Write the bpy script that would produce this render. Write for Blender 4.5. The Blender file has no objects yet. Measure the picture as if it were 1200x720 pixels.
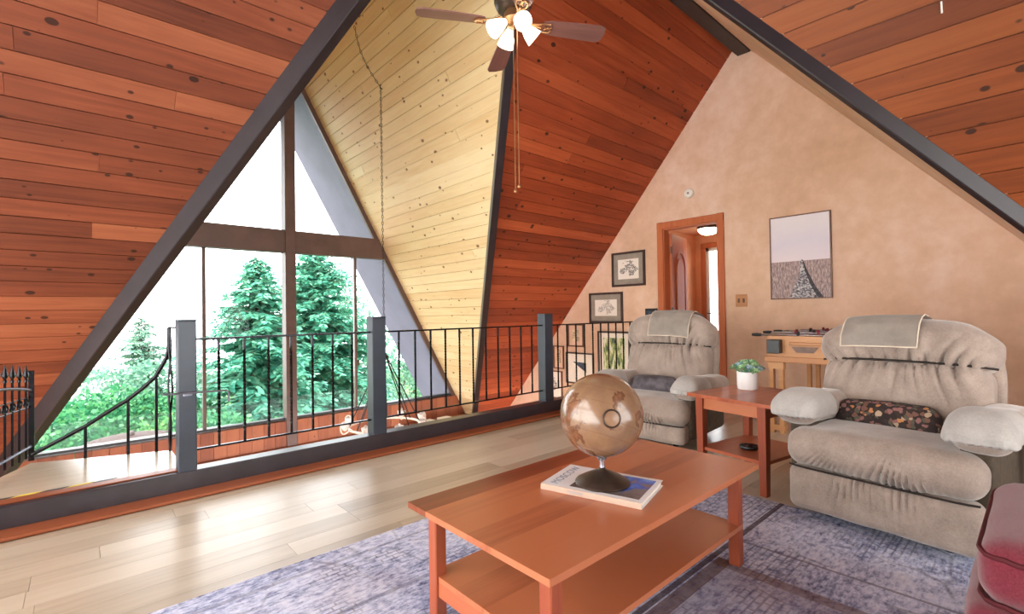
import bpy, bmesh, math, random
from mathutils import Vector, Matrix, noise
random.seed(7)
PI = math.pi
sc = bpy.context.scene
COL = sc.collection
def R(d): return math.radians(d)

# ------------------------------------------------------------------ camera frame and room geometry
F_PX = 564.4132
CR = Vector((0.74174813, -0.67052175, -0.01450185))
CU = Vector((0.00212013, -0.0192783, 0.99981191))
CF = Vector((0.6706752, 0.74163936, 0.01287804))
CO = Vector((0, 0, 1.1))
def ray(px, py): return CF + CR * ((px - 600) / F_PX) - CU * ((py - 360) / F_PX)
def on_x(px, py, X):
    d = ray(px, py); return CO + d * (X / d.x)
def on_y(px, py, Y):
    d = ray(px, py); return CO + d * (Y / d.y)
def on_z(px, py, Z):
    d = ray(px, py); return CO + d * ((Z - 1.1) / d.z)
XW, YW = 5.8217, 6.9316          # plaster wall, window gable
YR, ZA, T1 = 2.3733, 4.2826, 0.8545   # main ridge and its slope
XC, ZB, T2 = 2.1437, 4.6691, 0.5458   # cross ridge and its slope
KY = 3.629                       # front of the kerb beam
def Ex(z): return XC + T2 * (ZB - z)
def Wx(z): return XC - T2 * (ZB - z)
def Ny(z): return YR + T1 * (ZA - z)
def Sy(z): return YR - T1 * (ZA - z)
XEND, YEND, ZLOW = -2.0, -3.6, -2.6

# ------------------------------------------------------------------ materials
def lin(c):
    return tuple(((v / 255) / 12.92 if v / 255 <= 0.04045 else ((v / 255 + 0.055) / 1.055) ** 2.4) for v in c) + (1,)
class NT:
    def __init__(s, name):
        s.m = bpy.data.materials.new(name); s.m.use_nodes = True
        s.t = s.m.node_tree; s.b = s.t.nodes['Principled BSDF']; s.out = s.t.nodes['Material Output']
    def n(s, typ, **kw):
        x = s.t.nodes.new('ShaderNode' + typ)
        for k, v in kw.items():
            if k.startswith('i_'):
                key = k[2:]
                key = int(key) if key.isdigit() else key.replace('_', ' ')
                x.inputs[key].default_value = v
            else: setattr(x, k, v)
        return x
    def l(s, a, b): s.t.links.new(a, b)
    def coord(s, scale=(1, 1, 1), rot=(0, 0, 0), src='Object'):
        c = s.n('TexCoord'); mp = s.n('Mapping'); mp.inputs['Scale'].default_value = scale; mp.inputs['Rotation'].default_value = rot
        s.l(c.outputs[src], mp.inputs['Vector']); return mp.outputs['Vector']
    def noise(s, vec, scale, detail=4, rough=0.55, dist=0.0):
        x = s.n('TexNoise'); x.inputs['Scale'].default_value = scale; x.inputs['Detail'].default_value = detail
        x.inputs['Roughness'].default_value = rough; x.inputs['Distortion'].default_value = dist
        s.l(vec, x.inputs['Vector']); return x.outputs['Fac']
    def ramp(s, fac, stops, interp='LINEAR'):
        x = s.n('ValToRGB'); x.color_ramp.interpolation = interp
        e = x.color_ramp.elements
        while len(e) < len(stops): e.new(0.5)
        for k, (p, c) in enumerate(stops):
            e[k].position = p; e[k].color = c if len(c) == 4 else lin(c)
        s.l(fac, x.inputs['Fac']); return x.outputs['Color']
    def mix(s, fac, a, b, mode='MIX'):
        x = s.n('Mix', data_type='RGBA', blend_type=mode)
        for v, i in ((fac, 0), (a, 6), (b, 7)):
            if hasattr(v, 'is_output'): s.l(v, x.inputs[i])
            else: x.inputs[i].default_value = v if i == 0 else (v if len(v) == 4 else lin(v))
        return x.outputs[2]
    def math(s, op, a, b=0.0):
        x = s.n('Math', operation=op)
        for v, i in ((a, 0), (b, 1)):
            if hasattr(v, 'is_output'): s.l(v, x.inputs[i])
            else: x.inputs[i].default_value = v
        return x.outputs[0]
    def bump(s, h, strength=0.3, dist=0.01):
        x = s.n('Bump'); x.inputs['Strength'].default_value = strength; x.inputs['Distance'].default_value = dist
        s.l(h, x.inputs['Height']); s.l(x.outputs['Normal'], s.b.inputs['Normal'])
    def col(s, c):
        if hasattr(c, 'is_output'): s.l(c, s.b.inputs['Base Color'])
        else: s.b.inputs['Base Color'].default_value = lin(c)
    def set(s, **kw):
        for k, v in kw.items(): s.b.inputs[k.replace('_', ' ')].default_value = v
        return s
def plain(name, c, rough=0.5, metal=0.0, var=0.12, scale=12, bump=0.0, spec=0.5):
    t = NT(name); v = t.coord(); f = t.noise(v, scale, 3)
    a = tuple(x * (1 - var) for x in c); b = tuple(min(255, x * (1 + var)) for x in c)
    t.col(t.ramp(f, [(0.3, a), (0.7, b)])); t.set(Roughness=rough, Metallic=metal, Specular_IOR_Level=spec)
    if bump: t.bump(t.noise(v, scale * 6, 4), bump, 0.004)
    return t.m
def wood(name, dark, mid, light, axis=0, rough=0.45, grain=1.0, knots=0.0, island=0.8, bump=0.15, knotcol=(36, 18, 12), spec=0.4):
    """boards whose grain runs along the object's own axis; each loose board differs"""
    t = NT(name)
    gs = [14.0, 14.0, 14.0]; gs[axis] = 0.9
    isl = t.n('NewGeometry').outputs['Random Per Island']
    co = t.n('TexCoord').outputs['Object']
    off = t.n('Combine' + 'XYZ'); 
    for k in range(3): t.l(t.math('MULTIPLY', isl, 37.0 + 11 * k), off.inputs[k])
    add = t.n('VectorMath', operation='ADD'); t.l(co, add.inputs[0]); t.l(off.outputs[0], add.inputs[1])
    mp = t.n('Mapping'); mp.inputs['Scale'].default_value = gs; t.l(add.outputs[0], mp.inputs['Vector'])
    g = t.noise(mp.outputs[0], 1.6 * grain, 6, 0.6, 0.6)
    g2 = t.noise(add.outputs[0], 1.3, 2)
    f = t.math('ADD', t.math('MULTIPLY', g, 0.55), t.math('ADD', t.math('MULTIPLY', isl, 0.5 * island), t.math('MULTIPLY', g2, 0.30)))
    c = t.ramp(f, [(0.25, dark), (0.62, mid), (0.98, light)])
    if knots:
        ks = [11.0, 11.0, 11.0]; ks[axis] = 7.5
        mk = t.n('Mapping'); mk.inputs['Scale'].default_value = ks; t.l(add.outputs[0], mk.inputs['Vector'])
        vo = t.n('TexVoronoi'); vo.inputs['Scale'].default_value = 1.0; t.l(mk.outputs[0], vo.inputs['Vector'])
        sep = t.n('SeparateColor'); t.l(vo.outputs['Color'], sep.inputs[0])
        th = t.math('MULTIPLY', t.math('POWER', sep.outputs[0], 1.6), 0.24 * knots)
        near = t.math('SUBTRACT', th, vo.outputs['Distance'])
        k = t.ramp(t.math('ADD', t.math('MULTIPLY', near, 9.0), 0.45), [(0.3, (0, 0, 0, 1)), (0.7, (1, 1, 1, 1))])
        c = t.mix(t.math('MULTIPLY', k, 0.85), c, knotcol)
    t.col(c); t.set(Roughness=rough, Specular_IOR_Level=spec)
    if bump: t.bump(g, bump, 0.003)
    return t.m
M = {}
M['cedar'] = wood('cedar_planks', (80, 40, 27), (130, 68, 45), (168, 100, 68), rough=0.5, knots=1.0, spec=0.3)
M['cedar_red'] = wood('cedar_planks_red', (104, 42, 24), (164, 74, 42), (202, 104, 62), rough=0.5, knots=1.0, spec=0.3)
M['cedar_south'] = wood('cedar_planks_south', (84, 38, 17), (130, 64, 28), (158, 88, 42), rough=0.5, knots=1.0, spec=0.3)
M['pine'] = wood('pine_planks', (214, 180, 130), (232, 211, 168), (241, 227, 195), rough=0.5, knots=0.95, island=0.5, knotcol=(110, 62, 32), spec=0.3)
M['cherry'] = wood('cherry_boards', (82, 38, 25), (132, 67, 43), (182, 108, 72), rough=0.30, island=1.6, bump=0.04, spec=0.45)
M['cherry_y'] = wood('cherry_boards_across', (122, 54, 34), (158, 78, 50), (184, 102, 68), axis=1, rough=0.32, island=0.8, bump=0.04)
M['cherry_leg'] = wood('cherry_upright', (112, 52, 34), (150, 72, 46), (172, 94, 62), axis=2, rough=0.35, bump=0.04)
M['trimwood'] = wood('red_brown_trim', (104, 52, 30), (142, 76, 46), (162, 92, 58), rough=0.4, bump=0.05)
M['doorwood'] = wood('door_fir', (150, 76, 44), (186, 104, 66), (204, 126, 84), axis=2, rough=0.55, bump=0.05, spec=0.25)
M['wainscot'] = wood('wainscot_boards', (108, 56, 38), (150, 86, 58), (172, 108, 76), axis=2, rough=0.5, knots=0.5)
M['oak'] = wood('golden_oak', (140, 90, 52), (182, 124, 78), (202, 150, 100), axis=1, rough=0.4, bump=0.05)
M['floor'] = wood('pale_plank_floor', (150, 132, 112), (186, 170, 150), (204, 190, 172), rough=0.28, island=0.9, bump=0.05, spec=0.75)
M['landing'] = wood('landing_vinyl', (176, 160, 136), (200, 186, 164), (214, 202, 182), rough=0.2, island=0.4, bump=0.03, spec=0.8)
M['beam'] = plain('stained_beam', (36, 28, 33), 0.42, var=0.14, scale=6, bump=0.12)
M['frame'] = plain('mullion_brown', (96, 74, 70), 0.45, var=0.1, scale=5)
M['kerb'] = plain('kerb_charcoal', (50, 44, 50), 0.33, var=0.12, scale=9, bump=0.08, spec=0.6)
M['post'] = plain('slate_post_paint', (47, 55, 68), 0.35, var=0.08, scale=7, spec=0.6)
M['iron'] = plain('black_iron', (34, 34, 38), 0.25, metal=0.75, var=0.2, scale=30)
M['ironl'] = plain('worn_iron', (120, 122, 136), 0.35, metal=0.7, var=0.1, scale=30)
M['soffit'] = plain('soffit_paint', (112, 106, 132), 0.7, var=0.05, scale=3)
M['white'] = plain('white_plastic', (236, 232, 224), 0.4, var=0.02)
M['ceramic'] = plain('white_ceramic', (228, 226, 226), 0.35, var=0.02)
M['brass'] = plain('aged_brass', (176, 130, 90), 0.35, metal=0.8, var=0.1)
M['bronze'] = plain('dark_bronze', (70, 56, 48), 0.4, metal=0.6, var=0.15)
M['steel'] = plain('chrome_steel', (190, 196, 210), 0.2, metal=0.9, var=0.05)
M['blackpl'] = plain('black_plastic', (24, 26, 30), 0.4, var=0.1)
M['red'] = plain('red_enamel', (120, 22, 34), 0.4, var=0.1)
M['hallwall'] = plain('hall_wall_paint', (224, 160, 118), 0.8, var=0.05, scale=3)
M['hallfloor'] = plain('hall_carpet', (150, 120, 96), 0.95, var=0.1, scale=40)
M['paper'] = plain('paper_pages', (226, 220, 208), 0.8, var=0.04, scale=60)
M['bookwhite'] = plain('book_cover_white', (226, 224, 226), 0.35, var=0.02)
M['bookgrey'] = plain('book_letter_grey', (150, 156, 172), 0.5, var=0.05)
M['bookspine'] = plain('book_spine_tan', (196, 168, 150), 0.4, var=0.05)
M['dial'] = plain('globe_dial_card', (138, 106, 82), 0.3, var=0.08)
M['soil'] = plain('potting_soil', (58, 44, 34), 0.9, var=0.3, scale=80)
M['bark'] = plain('tree_bark', (84, 68, 54), 0.9, var=0.25, scale=8)
M['mat_white'] = plain('picture_mat', (236, 226, 214), 0.8, var=0.02)
M['mat_grey'] = plain('picture_mat_grey', (150, 140, 128), 0.8, var=0.05)
M['frame_dark'] = plain('picture_frame_dark', (62, 46, 42), 0.4, var=0.15, scale=20)
M['frame_brown'] = plain('picture_frame_brown', (104, 66, 46), 0.4, var=0.15, scale=20)
M['chain'] = plain('aged_chain', (52, 44, 40), 0.5, metal=0.4, var=0.2)
M['rod'] = plain('chandelier_rod', (40, 34, 36), 0.4, metal=0.6, var=0.15)
M['scroll'] = plain('cream_metal_scroll', (226, 214, 206), 0.4, var=0.06)
M['dark_recess'] = plain('dark_base_arm_shade', (70, 58, 46), 0.9, var=0.15, scale=30)  # dark base cloth; on the arm panels this brown paints in shade
M['cushion_grey'] = plain('charcoal_cushion_velvet', (88, 82, 88), 0.9, var=0.25, scale=14, bump=0.2)
M['yellow'] = plain('yellow_tape', (224, 200, 60), 0.5, var=0.05)

def fabric(name, a, b, sheen=0.5, scale=9, bump=0.25, stretch=(1, 1, 1)):
    t = NT(name); v = t.coord(stretch)
    f = t.math('ADD', t.math('MULTIPLY', t.noise(v, scale, 3), 0.6), t.math('MULTIPLY', t.noise(v, scale * 14, 3), 0.4))
    t.col(t.ramp(f, [(0.32, a), (0.68, b)])); t.set(Roughness=0.95, Specular_IOR_Level=0.15, Sheen_Weight=sheen, Sheen_Roughness=0.4)
    if bump: t.bump(t.noise(v, scale * 25, 4), bump, 0.002)
    return t.m
M['velvet'] = fabric('grey_beige_velvet', (138, 123, 114), (174, 157, 146), 0.6)
M['armcloth'] = fabric('pale_arm_cover', (162, 157, 153), (186, 181, 177), 0.3)
M['towel'] = fabric('head_cloth', (178, 168, 158), (200, 190, 180), 0.4, 14)
M['hem'] = fabric('head_cloth_hem', (206, 190, 172), (222, 208, 190), 0.3, 30)
M['maroon'] = fabric('maroon_chenille', (104, 36, 48), (138, 60, 72), 0.4, 60, 0.5, (1, 4, 3))
M['welt'] = plain('maroon_welt', (84, 16, 26), 0.8, var=0.1)
M['blackgap'] = plain('dark_seam_fabric', (40, 32, 28), 0.95, var=0.1)  # dark cloth for seams and piping

def mat_wall():
    t = NT('mottled_plaster'); v = t.coord()
    a = t.noise(v, 0.9, 5, 0.6, 0.4); b = t.noise(v, 6.0, 6, 0.65)
    f = t.math('ADD', t.math('MULTIPLY', a, 0.6), t.math('MULTIPLY', b, 0.4))
    t.col(t.ramp(f, [(0.34, (206, 168, 140)), (0.52, (222, 186, 160)), (0.68, (234, 206, 188))]))
    t.set(Roughness=0.75, Specular_IOR_Level=0.25); t.bump(b, 0.12, 0.01); return t.m
M['wall'] = mat_wall()
def mat_glass():
    t = NT('window_glass'); tr = t.n('BsdfTransparent'); gl = t.n('BsdfGlossy'); gl.inputs['Roughness'].default_value = 0.02
    tr.inputs['Color'].default_value = (0.97, 0.985, 0.98, 1)
    fr = t.n('Fresnel'); fr.inputs['IOR'].default_value = 1.2; mx = t.n('MixShader')
    t.l(fr.outputs[0], mx.inputs[0]); t.l(tr.outputs[0], mx.inputs[1]); t.l(gl.outputs[0], mx.inputs[2]); t.l(mx.outputs[0], t.out.inputs['Surface'])
    return t.m
M['glass'] = mat_glass()
def mat_lamp(name, c, s):
    t = NT(name); t.col((245, 240, 232)); t.b.inputs['Emission Color'].default_value = lin(c); t.b.inputs['Emission Strength'].default_value = s
    t.set(Roughness=0.4); return t.m
M['shade'] = mat_lamp('lit_glass_shade', (255, 238, 214), 2.2)
M['bulb'] = mat_lamp('lit_bulb', (255, 240, 220), 6.0)
M['halllamp'] = mat_lamp('lit_hall_dome', (255, 232, 200), 9.0)
def mat_leaf(name, a, b, c):
    t = NT(name); isl = t.n('NewGeometry').outputs['Random Per Island']
    v = t.coord(); f = t.math('ADD', t.math('MULTIPLY', isl, 0.6), t.math('MULTIPLY', t.noise(v, 0.8, 2), 0.5))
    colr = t.ramp(f, [(0.2, a), (0.55, b), (0.95, c)])
    t.col(colr); t.set(Roughness=0.6, Specular_IOR_Level=0.3)
    tl = t.n('BsdfTranslucent'); t.l(colr, tl.inputs['Color']); mx = t.n('MixShader'); mx.inputs[0].default_value = 0.3
    t.l(t.b.outputs[0], mx.inputs[1]); t.l(tl.outputs[0], mx.inputs[2]); t.l(mx.outputs[0], t.out.inputs['Surface'])
    return t.m
M['conifer'] = mat_leaf('conifer_needles', (36, 104, 90), (78, 158, 132), (150, 206, 176))
M['conifer_b'] = mat_leaf('conifer_needles_light', (20, 74, 60), (48, 122, 92), (110, 176, 138))
M['leafy'] = mat_leaf('leafy_foliage', (20, 84, 60), (52, 130, 86), (120, 186, 122))
M['leafy_b'] = mat_leaf('leafy_foliage_yellow', (34, 98, 56), (76, 146, 84), (160, 204, 116))
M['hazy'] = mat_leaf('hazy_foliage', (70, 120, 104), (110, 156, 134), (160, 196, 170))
M['succ'] = mat_leaf('succulent_leaf', (112, 170, 122), (184, 222, 172), (242, 248, 216))
M['succ_blue'] = mat_leaf('succulent_leaf_blue', (120, 168, 176), (186, 214, 222), (234, 242, 244))
M['gazebo'] = plain('gazebo_shingles', (48, 24, 18), 0.8, var=0.2, scale=20)
M['ground'] = plain('meadow_ground', (92, 130, 70), 0.95, var=0.3, scale=1.5)
M['deck'] = wood('outside_deck', (120, 84, 62), (160, 118, 90), (184, 146, 116), rough=0.7)

def mat_rug():
    t = NT('distressed_rug')
    co = t.n('TexCoord').outputs['Object']; sp = t.n('SeparateXYZ'); t.l(co, sp.inputs[0])
    x, y = sp.outputs[0], sp.outputs[1]
    def sc_noise(s, scale, d=6, r=0.7):
        mp = t.n('Mapping'); mp.inputs['Scale'].default_value = s; t.l(co, mp.inputs['Vector']); return t.noise(mp.outputs[0], scale, d, r)
    wx = sc_noise((9, 24, 1), 2.6); wy = sc_noise((12, 12, 1), 1.6); big = sc_noise((1, 1, 1), 2.2, 4)
    f = t.math('ADD', t.math('ADD', t.math('MULTIPLY', wx, 0.42), t.math('MULTIPLY', wy, 0.3)), t.math('MULTIPLY', big, 0.28))
    base = t.ramp(f, [(0.385, (62, 68, 104)), (0.455, (152, 158, 192)), (0.53, (206, 210, 232)), (0.65, (240, 238, 248))])
    # faded motif: cells outlined and dotted in ink blue
    vo = t.n('TexVoronoi', feature='DISTANCE_TO_EDGE', distance='CHEBYCHEV') if False else t.n('TexVoronoi', feature='DISTANCE_TO_EDGE')
    vo.inputs['Scale'].default_value = 3.4; vo.inputs['Randomness'].default_value = 0.6; t.l(co, vo.inputs['Vector'])
    ln = t.ramp(vo.outputs['Distance'], [(0.0, (1, 1, 1, 1)), (0.035, (0, 0, 0, 1))])
    worn = t.ramp(t.noise(co, 5.0, 4), [(0.42, (0, 0, 0, 1)), (0.62, (1, 1, 1, 1))])
    base = t.mix(t.math('MULTIPLY', t.math('MULTIPLY', ln, worn), 0.55), base, (66, 62, 86))
    # small key-like motifs
    br = t.n('TexBrick'); br.inputs['Scale'].default_value = 9.0; br.inputs['Mortar Size'].default_value = 0.035; br.offset = 0.37
    br.inputs['Color1'].default_value = (0, 0, 0, 1); br.inputs['Color2'].default_value = (0, 0, 0, 1); br.inputs['Mortar'].default_value = (1, 1, 1, 1); t.l(co, br.inputs['Vector'])
    sel = t.ramp(t.noise(co, 3.1, 3), [(0.5, (0, 0, 0, 1)), (0.6, (1, 1, 1, 1))])
    base = t.mix(t.math('MULTIPLY', t.math('MULTIPLY', br.outputs['Color'], sel), 0.5), base, (70, 66, 90))
    # plum and rust tints in the inner field
    fld = t.math('MULTIPLY', t.math('LESS_THAN', x, 2.03), t.math('LESS_THAN', y, 0.93))
    base = t.mix(t.math('MULTIPLY', fld, 0.36), base, (122, 104, 126))
    rust = t.ramp(t.noise(co, 1.7, 4), [(0.52, (0, 0, 0, 1)), (0.68, (1, 1, 1, 1))])
    base = t.mix(t.math('MULTIPLY', rust, 0.18), base, (160, 126, 112))
    # border bands: a dark brown line and band along the long side and across
    def band(v, c, w, k, colr, lo=None):
        nonlocal base
        d = t.math('ABSOLUTE', t.math('SUBTRACT', v, c)); m = t.math('LESS_THAN', d, w)
        if lo is not None: m = t.math('MULTIPLY', m, lo)
        m = t.math('MULTIPLY', m, t.math('ADD', t.math('MULTIPLY', wx, 0.9), k - 0.45))
        base = t.mix(m, base, colr)
    band(y, 1.005, 0.013, 0.8, (70, 52, 56))
    band(y, 0.955, 0.03, 0.7, (104, 72, 60), t.math('LESS_THAN', x, 2.1))
    band(x, 2.06, 0.03, 0.6, (116, 84, 66), t.math('LESS_THAN', y, 0.98))
    band(x, 2.32, 0.008, 0.6, (92, 88, 108), t.math('LESS_THAN', y, 0.98))
    band(y, 1.75, 0.012, 0.4, (84, 82, 104)); band(y, 1.38, 0.010, 0.4, (90, 86, 108)); band(y, 2.12, 0.01, 0.4, (110, 108, 128))
    t.col(base); t.set(Roughness=0.95, Specular_IOR_Level=0.1); t.bump(wx, 0.3, 0.004)
    return t.m
M['rug'] = mat_rug()
def mat_globe():
    t = NT('antique_globe_map'); v = t.coord()
    n1 = t.noise(v, 7.0, 6, 0.6, 0.3); n2 = t.noise(v, 30.0, 4)
    f = t.math('ADD', t.math('MULTIPLY', n1, 0.85), t.math('MULTIPLY', n2, 0.15))
    c = t.ramp(f, [(0.40, (126, 96, 74)), (0.53, (138, 106, 80)), (0.55, (100, 66, 48)), (0.60, (130, 90, 64)), (0.72, (116, 76, 52))])
    sp = t.n('SeparateXYZ'); t.l(v, sp.inputs[0])
    w = t.math('LESS_THAN', t.math('ABSOLUTE', t.math('SUBTRACT', t.math('FRACT', t.math('MULTIPLY', sp.outputs[2], 19.0)), 0.5)), 0.03)
    c = t.mix(t.math('MULTIPLY', w, 0.35), c, (110, 76, 56))
    t.col(c); t.set(Roughness=0.22, Specular_IOR_Level=0.6, Coat_Weight=0.4, Coat_Roughness=0.1); return t.m
M['globe'] = mat_globe()
def mat_floral():
    t = NT('floral_tapestry'); v = t.coord((1, 1, 1))
    vo = t.n('TexVoronoi'); vo.inputs['Scale'].default_value = 42; wv = t.n('VectorMath', operation='ADD'); nz = t.n('TexNoise'); nz.inputs['Scale'].default_value = 22; t.l(v, nz.inputs['Vector']); sv = t.n('VectorMath', operation='SCALE'); sv.inputs['Scale'].default_value = .045; t.l(nz.outputs['Color'], sv.inputs[0]); t.l(v, wv.inputs[0]); t.l(sv.outputs[0], wv.inputs[1]); t.l(wv.outputs[0], vo.inputs['Vector'])
    sep = t.n('SeparateColor'); t.l(vo.outputs['Color'], sep.inputs[0])
    petal = t.ramp(sep.outputs[0], [(0.0, (52, 40, 36)), (0.3, (112, 78, 66)), (0.45, (168, 144, 122)), (0.55, (132, 92, 88)), (0.68, (82, 78, 66)), (0.85, (58, 44, 40)), (0.93, (180, 120, 76))], 'CONSTANT')
    edge = t.ramp(vo.outputs['Distance'], [(0.5, (1, 1, 1, 1)), (0.62, (0, 0, 0, 1))])
    c = t.mix(edge, (42, 30, 28), petal)
    t.col(c); t.set(Roughness=0.9); return t.m
M['floral'] = mat_floral()
def mat_canvas():
    t = NT('field_photograph_print'); co = t.n('TexCoord').outputs['Object']; sp = t.n('SeparateXYZ'); t.l(co, sp.inputs[0])
    z = sp.outputs[2]
    mp = t.n('Mapping'); mp.inputs['Scale'].default_value = (1, 22, 5); t.l(co, mp.inputs['Vector'])
    gr = t.noise(mp.outputs[0], 4.0, 6, 0.7)
    grass = t.ramp(gr, [(0.34, (88, 72, 76)), (0.5, (160, 136, 134)), (0.66, (210, 186, 182))])
    skyf = t.math('ADD', t.math('MULTIPLY', z, 1.1), t.math('MULTIPLY', t.noise(co, 3.0, 3), 0.35))
    sky = t.ramp(skyf, [(0.0, (236, 220, 224)), (0.35, (220, 212, 226)), (0.75, (238, 230, 232))])
    m = t.math('GREATER_THAN', z, -0.045)
    t.col(t.mix(m, grass, sky)); t.set(Roughness=0.55); return t.m
M['canvas'] = mat_canvas()
def mat_path():
    t = NT('path_print'); v = t.coord((1, 1, 1.6)); n = t.noise(v, 38, 4, 0.7)
    t.col(t.ramp(n, [(0.40, (48, 46, 56)), (0.52, (150, 144, 150)), (0.62, (214, 208, 208))])); t.set(Roughness=0.55); return t.m
M['pathprint'] = mat_path()
M['pathdark'] = plain('dark_verge_print', (52, 46, 54), 0.6, var=0.4, scale=40)
def mat_sketch(name, scale, thr, ink, bg=(232, 224, 214)):
    t = NT(name); v = t.coord((1, 1, 1.3)); n = t.noise(v, scale, 6, 0.75)
    ln = t.math('LESS_THAN', t.math('ABSOLUTE', t.math('SUBTRACT', n, 0.5)), thr)
    lc = t.n('VectorMath', operation='LENGTH'); mp = t.n('Mapping'); mp.inputs['Scale'].default_value = (0, 1, 1.5)
    t.l(t.n('TexCoord').outputs['Object'], mp.inputs['Vector']); t.l(mp.outputs[0], lc.inputs[0])
    inside = t.math('LESS_THAN', t.math('ADD', lc.outputs['Value'], t.math('MULTIPLY', t.noise(t.coord((1, 1, 1.4)), 9, 2), 0.42)), 0.32)
    t.col(t.mix(t.math('MULTIPLY', t.math('MULTIPLY', ln, inside), 0.85), bg, ink)); t.set(Roughness=0.6); return t.m
M['sketch_a'] = mat_sketch('ink_sketch_village', 26, 0.05, (44, 44, 48))
M['sketch_b'] = mat_sketch('ink_sketch_boats', 34, 0.03, (90, 86, 88))
M['sketch_c'] = mat_sketch('sepia_sketch', 30, 0.04, (120, 88, 62), (222, 204, 170))
def mat_botanic():
    t = NT('green_watercolour'); v = t.coord((1, 7, 2)); n = t.noise(v, 3.2, 5, 0.6)
    t.col(t.ramp(n, [(0.36, (52, 56, 74)), (0.46, (122, 146, 80)), (0.54, (206, 206, 150)), (0.62, (228, 222, 206))])); t.set(Roughness=0.6); return t.m
M['botanic'] = mat_botanic()
M['ink_blue'] = plain('ink_blue_print', (58, 70, 88), 0.6, var=0.3, scale=30)
def mat_bookphoto():
    t = NT('book_cover_photo'); v = t.coord(); n = t.noise(v, 14, 4, 0.6); sp = t.n('SeparateXYZ'); t.l(v, sp.inputs[0])
    f = t.math('ADD', n, t.math('MULTIPLY', sp.outputs[1], 2.2))
    t.col(t.ramp(f, [(0.30, (92, 84, 82)), (0.5, (112, 106, 108)), (0.58, (36, 86, 190)), (0.72, (60, 120, 220)), (0.85, (150, 190, 236))]))
    t.set(Roughness=0.25); return t.m
M['bookphoto'] = mat_bookphoto()

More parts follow.
